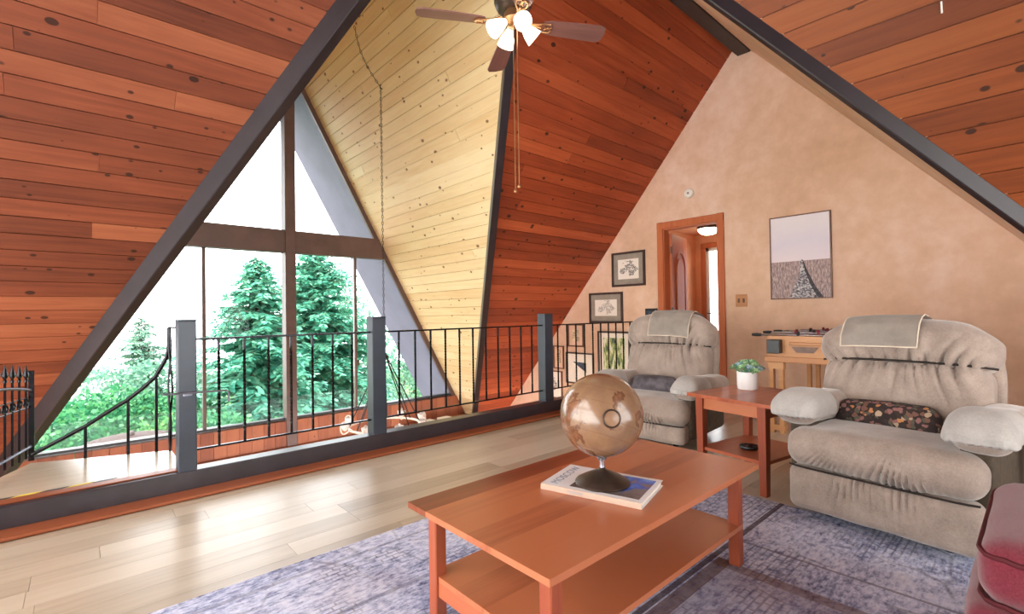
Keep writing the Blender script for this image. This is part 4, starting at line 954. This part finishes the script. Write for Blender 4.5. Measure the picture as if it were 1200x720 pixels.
def recliner(label, loc, rz, dz=0.0, kb=1.0):
    t = thing('recliner', label, 'armchair', loc, rz, 'velvet recliners')
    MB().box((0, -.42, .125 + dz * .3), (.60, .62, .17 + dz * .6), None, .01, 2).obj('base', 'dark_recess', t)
    for sx in (-1, 1):
        for y in (-.68, -.16): MB().lathe([(0, 0), (.02, 0), (.026, .03), (.026, .045), (0, .045)], 14, Matrix.Translation((sx * .24, y, 0))).obj('foot', 'blackpl', t, True)
    MB().cushion((0, -.062, .158 + dz * .4), (.378, .062, .112 + dz * .4), .045, (110, 10, 34), (0, .012, 0), both(gath(.016, 46, .9, 1.5, 3, .1, .75), lump(.004, 7, 2))).obj('footrest', 'velvet', t, True, autosmooth=80)
    MB().cushion((0, -.30, .367 + dz), (.392, .312, .095), .080, (110, 40, 26), (0, .022, .022), both(gath(.020, 44, -.7, 1.1, 5, .2, .8, .1), lump(.006, 6, 4))).obj('seat', 'velvet', t, True, autosmooth=80)
    for sx in (-1, 1):
        MB().cushion((sx * .345, -.42, .29 + dz * .5), (.06, .33, .215 + dz * .5), .03, 12).obj('arm_panel', 'dark_recess', t, True, autosmooth=80)  # dark cloth colour stands in for the shade below the arm pad
        def padfn(u, n, p, sx=sx):
            return .010 * noise.noise(p * 8 + Vector((sx * 3, 0, 0))) - .015 * max(0, -u.y) * max(0, n.z)
        def coverfn(u, n, p, sx=sx):
            g = .006 * math.sin(26 * u.x + 4 * noise.noise(p * 9)) * max(0, n.y) * max(0, -u.z + .3)
            v = Vector((0, 0, 0))
            if p.z < -.03: v.z = -(p.z + .03) * .7
            if p.z > 0: v.z = .012 * (1 - u.x * u.x) * (1 - u.y * u.y) - .02 * max(0, u.y) ** 2
            return n * (g + .009 * noise.noise(p * 9 + Vector((sx * 3, 0, 0)))) + v
        MB().cushion((sx * .36, -.38, .545 + dz), (.105, .35, .068), .062, 24, (0, .01, .012), padfn).obj('arm_pad', 'velvet', t, True, autosmooth=80)
        MB().cushion((sx * .362, -.175, .552 + dz), (.122 + dz * .1, .162, .078 + dz * .1), .066, 40, (0, .022, .014), coverfn).obj('arm_cover', 'armcloth', t, True, autosmooth=80)
    lean = Matrix.Translation((BXC, -.60, .39 + dz)) @ Matrix.Rotation(R(14), 4, 'X')
    MB().cushion((0, .0, .205 * kb), (.375, .125, .205 * kb), .10, (100, 20, 44), (0, .045, 0), both(gath(.028, 20, 1.0, 1.3, 12, .25), gath(.012, 33, .8, 1.0, 14, .3), lump(.006, 6, 9)), lean).obj('back_cushion', 'velvet', t, True, autosmooth=80)
    def headfn(u, n, p):
        return n * (both(gath(.030, 24, -1.0, 1.0, 21, -.35), gath(.012, 41, -1.0, .7, 23, -.3), lump(.006, 6, 5))(u, n, p)) + corner(p, u, .075)
    MB().cushion((0, .012, .500 * kb), (.400, .130, .140 * kb), .105, (110, 24, 40), (0, .035, .0), headfn, lean).obj('headrest', 'velvet', t, True, autosmooth=80)
    MB().cushion((0, -.125, .30 * kb), (.392, .06, .33 * kb), .05, 18, (0, 0, 0), lambda u, n, p: corner(p, u, .075), lean).obj('back_shell', 'velvet', t, True, autosmooth=80)
    MB().tube([lean @ Vector((x, .106 + .045 * (1 - (x / .385) ** 2) - .06 * (abs(x) / .385) ** 6, .385 * kb)) for x in [-.385 + i * .0385 for i in range(21)]], .006, 8).obj('piping', 'blackgap', t, True)
    MB().tube([(x, .002 - .02 * (abs(x) / .37) ** 8, .270 + dz * .9) for x in [-.37 + i * .037 for i in range(21)]], .005, 8).obj('seam', 'blackgap', t, True)
    return t, lean
TH1 = R(83.5)
rx = Vector((math.cos(TH1), math.sin(TH1), 0)); F0 = on_z(921, 592, .06); org1 = F0 - rx * .385
rec1, lean = recliner('grey-beige velvet recliner at the right, nearest the camera, with a floral cushion', (org1.x, org1.y, ZF), TH1)
TH2 = R(94); org2 = Vector((3.43, 2.27, 0)); S2 = 1.04
rec2, lean2 = recliner('grey-beige velvet recliner by the railing, beyond the end table, with a charcoal cushion', tuple(org2), TH2, -.09, 1.17); rec2.scale = (S2, S2, S2)
def head_cloth(loc, rz, x0, x1, zb_, label, sc_=1.0, lean=lean, kb=1.0):
    t = thing('head_cloth', label, 'cloth', loc, rz, 'cloths on the headrests'); t.scale = (sc_, sc_, sc_)
    path = [(-.195, .42), (-.200, .55), (-.190, .63), (-.12, .652), (0, .655), (.085, .648), (.135, .622), (.170, .575), (.186, .52), (.190, zb_)]
    path = [(y, z * kb) for y, z in path]; dense = []
    for a, b in zip(path, path[1:]):
        for i in range(5): dense.append((a[0] + (b[0] - a[0]) * i / 5, a[1] + (b[1] - a[1]) * i / 5))
    dense.append(path[-1])
    m = MB(); nx = 40; grid = []
    for i in range(nx + 1):
        row = []
        for j, (y, z) in enumerate(dense):
            x = x0 + (x1 - x0) * i / nx; w = .008 * noise.noise(Vector((x * 9, j * .22, 3.3))) + .007 * noise.noise(Vector((x * 17 + j * .12, j * .24, 8)))
            if j == 0 or j == len(dense) - 1: w *= .5
            drop = .075 * (abs(x) / .40) ** 3.5 * (1 if z > .5 else .3)
            row.append(m.bm.verts.new(lean @ Vector((x, y + w + .010 - .02 * (abs(x) / .4) ** 3 * (1 if y > 0 else -1), z - drop + abs(w) * .3 + .006))))
        grid.append(row)
    for a, b in zip(grid, grid[1:]):
        for j in range(len(dense) - 1): m.bm.faces.new((a[j], b[j], b[j + 1], a[j + 1]))
    front = [v.co.copy() for v in [r[-1] for r in grid]]; sideA = [v.co.copy() for v in grid[0][-24:]]; sideB = [v.co.copy() for v in grid[-1][-24:]]
    bmesh.ops.solidify(m.bm, geom=m.bm.faces[:], thickness=.006)
    m.obj('cloth', 'towel', t, True, autosmooth=70)
    m = MB(); m.tube(front, .0045, 6); m.tube(sideA, .0035, 6); m.tube(sideB, .0035, 6); m.obj('hem', 'hem', t, True)
    return t
head_cloth((org1.x, org1.y, ZF), TH1, -.105, .250, .445, 'pale cloth folded over the headrest of the right recliner')
head_cloth(tuple(org2), TH2, -.24, .13, .43, 'pale cloth folded over the headrest of the far recliner', S2, lean2, 1.17)
def lumbar(loc, rz, c, h, mat, label, tilt):
    t = thing('lumbar_cushion', label, 'cushion', loc, rz)
    def fn(u, n, p): return .006 * noise.noise(p * 10) - .25 * h[2] * Vector((0, 0, 1)).dot(n) * (abs(u.x) ** 6)
    mw = Matrix.Translation(c) @ Matrix.Rotation(tilt, 4, 'X')
    MB().cushion((0, 0, 0), h, min(h) * .93, 30, (0, .02, .01), fn, mw).obj('cushion_cover', mat, t, True, autosmooth=80)
    m = MB(); m.tube([mw @ Vector((s1, 0, z)) for s1, z in [(-h[0] * .96, h[2] * .5), (-h[0] * .7, h[2] * .82), (h[0] * .7, h[2] * .82), (h[0] * .96, h[2] * .5)]], .005, 6); m.obj('piping', 'blackgap' if mat == 'cushion_grey' else 'frame_dark', t, True)
lumbar((org1.x, org1.y, ZF), TH1, (.05, -.395, .515), (.225, .062, .075), 'floral', 'dark floral tapestry cushion lying on the seat of the right recliner', R(30))
lumbar(tuple(org2), TH2, (.03, -.37, .45), (.215, .062, .075), 'cushion_grey', 'charcoal velvet cushion on the seat of the far recliner', R(25))

# ------------------------------------------------------------------ maroon ottoman at the lower right corner
t = thing('ottoman', 'maroon chenille ottoman at the lower right corner of the rug', 'ottoman', (2.165, -.22, ZF), 0)
def chen(u, n, p): return .006 * noise.noise(p * 6)
MB().cushion((0, 0, .365), (.365, .36, .092), .07, 26, (0, 0, .025), chen).obj('top_cushion', 'maroon', t, True, autosmooth=80)
MB().cushion((-.01, .012, .165), (.38, .372, .122), .05, 22, (.01, .015, 0), chen).obj('base', 'maroon', t, True, autosmooth=80)
loop = []
for zz, nm in ((.415, 'welt'), (.292, 'welt')):
    ex, ey, rr = .357, .352, .07; loop = []
    for cx2, cy2, a0 in ((ex - rr, ey - rr, 0), (-(ex - rr), ey - rr, 90), (-(ex - rr), -(ey - rr), 180), (ex - rr, -(ey - rr), 270)):
        for i in range(6): a = R(a0 + i * 18); loop.append((cx2 + (rr + .004) * math.cos(a), cy2 + (rr + .004) * math.sin(a), zz + .003 * math.sin(i * 2)))
    MB().tube(loop, .007, 6, True).obj(nm, 'welt', t, True)
for sx in (-1, 1):
    for sy in (-1, 1): MB().lathe([(0, 0), (.018, 0), (.025, .05), (0, .05)], 12, Matrix.Translation((sx * .27, sy * .29, 0))).obj('foot', 'frame_dark', t, True)
# small wooden side table behind the right recliner's arm
t = thing('side_table', 'red-brown wooden side table top just visible beside the right recliner', 'table', (3.45, -.17, 0), R(83))
MB().box((0, 0, .50), (.40, .5, .022), None, .003, 1).obj('tabletop', 'cherry_y', t)
for sx in (-1, 1):
    for sy in (-1, 1): MB().box((sx * .16, sy * .2, .245), (.04, .04, .489)).obj('leg', 'cherry_leg', t)

# ------------------------------------------------------------------ table football table against the wall
FX0, FX1, FY0, FY1 = 4.6, 5.72, .98, 1.69
t = thing('foosball_table', 'golden oak table football table against the plaster wall behind the recliners', 'table', ((FX0 + FX1) / 2, (FY0 + FY1) / 2, 0)); s = ((FX0 + FX1) / 2, (FY0 + FY1) / 2, 0)
m = MB()
for x in (FX0 + .0125, FX1 - .0125): m.box((x, (FY0 + FY1) / 2, .75), (.025, FY1 - FY0, .23), None, .003, 1)
for y in (FY0 + .0125, FY1 - .0125): m.box(((FX0 + FX1) / 2, y, .75), (FX1 - FX0, .025, .23), None, .003, 1)
m.box(((FX0 + FX1) / 2, (FY0 + FY1) / 2, .70), (FX1 - FX0 - .04, FY1 - FY0 - .04, .02)); m.obj('cabinet', 'oak', t, shift=s)
MB().box((FX0 - .01, (FY0 + FY1) / 2, .66), (.02, FY1 - FY0 + .02, .05), None, .004, 1).obj('lower_moulding', 'oak', t, shift=s)
MB().box((FX0 - .008, (FY0 + FY1) / 2 - .05, .80), (.016, .42, .028), None, .004, 1).obj('end_moulding', 'oak', t, shift=s)
MB().prism([(FX0 - .003, FY1 - .21, .775), (FX0 - .003, FY1 - .42, .775), (FX0 - .003, FY1 - .38, .725), (FX0 - .003, FY1 - .25, .725)], (-.006, 0, 0)).obj('goal_mouth', 'frame_brown', t, shift=s)
MB().box((FX0 - .05, FY1 - .09, .775), (.09, .10, .12), None, .006, 1).obj('cup_holder', 'blackpl', t, shift=s)
for x in (FX0 + .04, FX1 - .06):
    for y in (FY1 - .075, FY0 + .075):
        m = MB()
        for dy in (-.04, .04): m.box((x, y + dy, .315), (.05, .035, .63))
        m.box((x, y, .05), (.055, .13, .05)); m.box((x, y, .60), (.055, .13, .06)); m.obj('leg', 'oak', t, shift=s)
for k in range(8):
    x = FX0 + .09 + k * .134; side = 1 if k % 2 == 0 else -1; z = .868 + (.012 if k % 3 else 0)
    rd = MB().tube([(x, FY0 - .06 if side > 0 else FY0 - .16, z), (x, FY1 + .10 if side > 0 else FY1 + .03, z)], .008, 8).obj('rod', 'steel', t, True, shift=s)
    ye = FY1 + .07 if side > 0 else FY0 - .13
    MB().tube([(x, ye, z), (x, ye + .035 * side, z), (x, ye + .08 * side, z)], [.014, .017, .013], 10).obj('handle', 'blackpl', rd, True, shift=s)
    for j in range(2 + k % 3):
        yy = FY0 + (FY1 - FY0) * (j + 1) / (3 + k % 3); mm = MB()
        mm.box((x, yy, z - .03), (.02, .03, .08), None, .006, 1); mm.ball((x, yy, z + .02), .014, 10, 8); mm.obj('player', 'red' if k % 2 else 'blackpl', rd, shift=s)

# ------------------------------------------------------------------ outside: ground, trees, gazebo
mb = MB(); nx, ny = 24, 16; g = []
for i in range(nx + 1):
    g.append([mb.bm.verts.new((-22 + 62 * i / nx, YW + .4 + 50 * j / ny, -3.1 - 3.2 * (j / ny) ** .6 + .5 * noise.noise(Vector((i * .4, j * .5, 0))))) for j in range(ny + 1)])
for i in range(nx):
    for j in range(ny): mb.bm.faces.new((g[i][j], g[i + 1][j], g[i + 1][j + 1], g[i][j + 1]))
struct(mb, 'ground', 'ground', 'green sloping ground outside the window', 'ground', True)
def leafmesh(tris, name, mat, parent):
    me = bpy.data.meshes.new(name); v = []; f = []
    for q in tris:
        b = len(v); v += q; f.append(tuple(range(b, b + len(q))))
    me.from_pydata(v, [], f); me.update(); me.materials.append(M[mat])
    o = bpy.data.objects.new(name, me); COL.objects.link(o); o.parent = parent; return o
def conifer(loc, H, rad, mat, label, seed, dens=1.3):
    rnd = random.Random(seed); t = thing('conifer', label, 'tree', loc, group='trees outside the window')
    MB().tube([(0, 0, 0), (0, 0, H * .5), (0, 0, H * .97)], [H * .018, H * .011, .01], 10).obj('trunk', 'bark', t, True)
    q = []; nb = int(250 * dens); br = MB()
    for i in range(nb):
        f = (i + rnd.random()) / nb; f = f ** .85; z = H * (.08 + .91 * f); L = rad * (1 - f) ** .6 * rnd.uniform(.7, 1.15) + .12; a = rnd.uniform(0, 2 * PI); d = Vector((math.cos(a), math.sin(a), 0)); sd = Vector((-d.y, d.x, 0))
        droop = rnd.uniform(.15, .4) * (1 - f * .6); lift = .25 * f
        ns = max(3, int(L / .10))
        for k in range(ns):
            s_ = (k + .6) / ns; p = d * (L * s_) + Vector((0, 0, z + L * (lift * s_ - droop * s_ * s_ * 1.3)))
            w = .34 * L ** .5 * (1 - s_ * .75) + .07
            for sg in (-1, 1):
                for r_ in range(2):
                    ln = w * rnd.uniform(.6, 1.2); dr = (sd * sg * rnd.uniform(.6, 1) + d * rnd.uniform(.4, 1.0) + Vector((0, 0, rnd.uniform(-.75, .05)))).normalized()
                    wd = dr.cross(Vector((rnd.uniform(-.5, .5), rnd.uniform(-.5, .5), 1))).normalized() * ln * .24
                    st = p + Vector((rnd.uniform(-.05, .05), rnd.uniform(-.05, .05), rnd.uniform(-.06, .04)))
                    q.append([tuple(st - wd * .3), tuple(st + dr * ln * .5 - wd), tuple(st + dr * ln), tuple(st + dr * ln * .5 + wd)])
        if i % 3 == 0: br.tube([(0, 0, z), tuple(d * L * .5 + Vector((0, 0, z + L * (lift * .5 - droop * .33)))), tuple(d * L * .9 + Vector((0, 0, z + L * (lift * .9 - droop * 1.05))))], [.03, .018, .006], 5)
    br.obj('branches', 'bark', t); leafmesh(q, 'needles', mat, t)
    return t
def leafy(loc, blobs, mat, label, seed, n=5200, size=.16):
    rnd = random.Random(seed); t = thing('leafy_tree', label, 'tree', loc, group='trees outside the window')
    m = MB(); m.tube([(0, 0, 0), (.05, 0, blobs[0][2] * .5), (blobs[0][0], blobs[0][1], blobs[0][2])], [.16, .12, .05], 8)
    for b in blobs[1:]: m.tube([(0, 0, blobs[0][2] * .45), (b[0] * .6, b[1] * .6, b[2] * .75), (b[0], b[1], b[2])], [.08, .05, .02], 6)
    m.obj('trunk', 'bark', t, True)
    q = []; tot = sum(b[3] ** 2 for b in blobs)
    for b in blobs:
        for i in range(int(n * b[3] ** 2 / tot)):
            v = Vector((rnd.gauss(0, 1), rnd.gauss(0, 1), rnd.gauss(0, 1))).normalized(); r = b[3] * (rnd.uniform(.55, 1.0) ** .5) * (1 + .28 * noise.noise(v * 2.4 + Vector((seed, 0, 0))))
            p = Vector(b[:3]) + Vector((v.x * r, v.y * r, v.z * r * .85)); ln = size * rnd.uniform(.6, 1.3)
            dr = (v * .5 + Vector((rnd.uniform(-1, 1), rnd.uniform(-1, 1), rnd.uniform(-1, .4)))).normalized(); wd = dr.cross(Vector((rnd.uniform(-1, 1), rnd.uniform(-1, 1), rnd.uniform(-.4, 1)))).normalized() * ln * .38
            q.append([tuple(p), tuple(p + dr * ln * .5 - wd), tuple(p + dr * ln), tuple(p + dr * ln * .5 + wd)])
    leafmesh(q, 'leaves', mat, t); return t
def at(px, Y, z): 
    p = on_y(px, 400, Y); return (p.x, Y, z)
conifer(at(302, 15.5, -5.0), 7.9, 2.5, 'conifer', 'tall dark conifer outside, left of the centre mullion', 1, 1.6)
conifer(at(370, 20.5, -5.6), 9.75, 4.1, 'conifer', 'tall conifer outside, right of the centre mullion', 2, 1.7)
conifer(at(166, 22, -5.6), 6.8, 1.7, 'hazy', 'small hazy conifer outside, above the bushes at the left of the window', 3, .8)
leafy(at(120, 16, -5.0), [(0, 0, 3.0, 1.5), (-1.4, .2, 2.3, 1.3), (1.3, 0, 2.9, 1.4), (-2.4, .1, 1.6, 1.2), (.4, -.6, 1.8, 1.5)], 'leafy', 'broad leafy tree outside behind the swooping handrail', 4, 22000, .12)
leafy(at(182, 13, -4.6), [(0, 0, 2.5, 1.0), (.5, .2, 1.7, 1.1), (-.8, 0, 1.8, 1.0), (.4, 0, 3.0, .6)], 'leafy_b', 'bright yellow-green leafy tree outside just left of the leftmost newel post', 5, 14000, .10)
leafy(at(255, 12, -4.4), [(0, 0, 2.6, 1.0), (.8, 0, 2.0, 1.0), (-.6, .2, 1.8, .9)], 'leafy', 'leafy bush outside just right of the leftmost newel post', 6, 12000, .10)
leafy(at(345, 12.5, -4.4), [(0, 0, 2.1, 1.0), (1.2, .2, 1.7, 1.1), (-1.0, .1, 1.6, 1.0)], 'leafy_b', 'leafy bush outside at the foot of the centre mullion', 7, 12000, .10)
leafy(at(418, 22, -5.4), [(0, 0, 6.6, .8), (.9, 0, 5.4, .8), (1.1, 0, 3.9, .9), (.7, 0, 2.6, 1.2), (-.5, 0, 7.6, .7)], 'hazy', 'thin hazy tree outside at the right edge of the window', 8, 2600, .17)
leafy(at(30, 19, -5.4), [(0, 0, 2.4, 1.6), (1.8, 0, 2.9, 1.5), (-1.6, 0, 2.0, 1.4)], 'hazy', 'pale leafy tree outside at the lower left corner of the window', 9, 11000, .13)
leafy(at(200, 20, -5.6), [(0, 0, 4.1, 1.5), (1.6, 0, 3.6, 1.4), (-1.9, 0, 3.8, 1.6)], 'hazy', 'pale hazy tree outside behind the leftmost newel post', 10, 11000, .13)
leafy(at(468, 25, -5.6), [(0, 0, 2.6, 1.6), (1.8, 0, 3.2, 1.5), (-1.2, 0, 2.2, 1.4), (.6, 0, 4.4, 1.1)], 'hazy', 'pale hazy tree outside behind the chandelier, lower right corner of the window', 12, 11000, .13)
g0 = on_y(135, 519, 12.0)
t = thing('gazebo_roof', 'low round brown roof with a finial outside beyond the handrail', 'gazebo', (g0.x + .25, 12.0, g0.z - 1.80))
MB().lathe([(0, 1.90), (.3, 1.885), (.6, 1.85), (.72, 1.82), (.72, 1.80), (.5, 1.81), (0, 1.84)], 28).obj('roof', 'gazebo', t, True)
MB().lathe([(0, 1.89), (.04, 1.89), (.05, 1.94), (.03, 1.98), (0, 2.0)], 14).obj('finial', 'frame_dark', t, True)
for k in range(6): MB().tube([(.6 * math.cos(k * PI / 3), .6 * math.sin(k * PI / 3), 0), (.6 * math.cos(k * PI / 3), .6 * math.sin(k * PI / 3), 1.82)], .035, 8).obj('gazebo_post', 'frame_brown', t, True)

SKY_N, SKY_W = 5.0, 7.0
# ------------------------------------------------------------------ light: overcast sky through the windows
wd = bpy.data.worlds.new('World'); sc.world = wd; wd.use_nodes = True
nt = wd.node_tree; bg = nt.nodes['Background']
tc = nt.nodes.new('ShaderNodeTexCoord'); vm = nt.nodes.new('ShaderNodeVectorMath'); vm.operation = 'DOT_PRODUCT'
vm.inputs[1].default_value = Vector((-.87, -.40, .30)).normalized()      # sky brightened toward the west, behind the camera, as added fill
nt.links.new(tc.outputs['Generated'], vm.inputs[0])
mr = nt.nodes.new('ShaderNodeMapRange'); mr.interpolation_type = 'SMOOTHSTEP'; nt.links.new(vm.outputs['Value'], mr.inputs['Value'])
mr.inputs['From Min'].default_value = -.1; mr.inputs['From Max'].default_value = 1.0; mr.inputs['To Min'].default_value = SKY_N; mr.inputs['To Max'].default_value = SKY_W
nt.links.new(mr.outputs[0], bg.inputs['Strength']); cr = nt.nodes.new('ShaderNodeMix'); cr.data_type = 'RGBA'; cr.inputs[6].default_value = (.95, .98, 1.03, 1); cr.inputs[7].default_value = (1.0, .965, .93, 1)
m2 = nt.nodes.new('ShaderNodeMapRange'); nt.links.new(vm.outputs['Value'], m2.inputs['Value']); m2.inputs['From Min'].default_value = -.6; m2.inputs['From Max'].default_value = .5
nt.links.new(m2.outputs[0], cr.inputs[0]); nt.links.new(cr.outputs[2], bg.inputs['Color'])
def portal(name, loc, rot, sx, sy):
    l = bpy.data.lights.new(name, 'AREA'); l.shape = 'RECTANGLE'; l.size = sx; l.size_y = sy; l.cycles.is_portal = True
    o = bpy.data.objects.new(name, l); COL.objects.link(o); o.location = loc; o.rotation_euler = rot
portal('window_portal', (2.1, YW + .1, 1.1), (-PI / 2, 0, 0), 8.0, 7.4)
portal('west_portal', (XEND - .1, YR, 2.1), (0, PI / 2, 0), 4.3, 7.4)
portal('south_portal', (XC, YEND - .1, 2.3), (PI / 2, 0, 0), 5.2, 4.7)

# ------------------------------------------------------------------ camera and view
cd = bpy.data.cameras.new('camera'); cd.sensor_fit = 'HORIZONTAL'; cd.sensor_width = 36; cd.lens = 36 * F_PX / 1200; cd.clip_start = .02; cd.clip_end = 300
co = bpy.data.objects.new('camera', cd); COL.objects.link(co)
mw = Matrix((CR, CU, -CF)).transposed().to_4x4(); mw.translation = CO; co.matrix_world = mw
sc.camera = co
sc.view_settings.view_transform = 'Standard'; sc.view_settings.look = 'None'; sc.view_settings.gamma = 1.0; sc.view_settings.use_curve_mapping = False
sc.view_settings.exposure = 0.5
sc.cycles.max_bounces = 10; sc.cycles.diffuse_bounces = 6; sc.cycles.transparent_max_bounces = 16
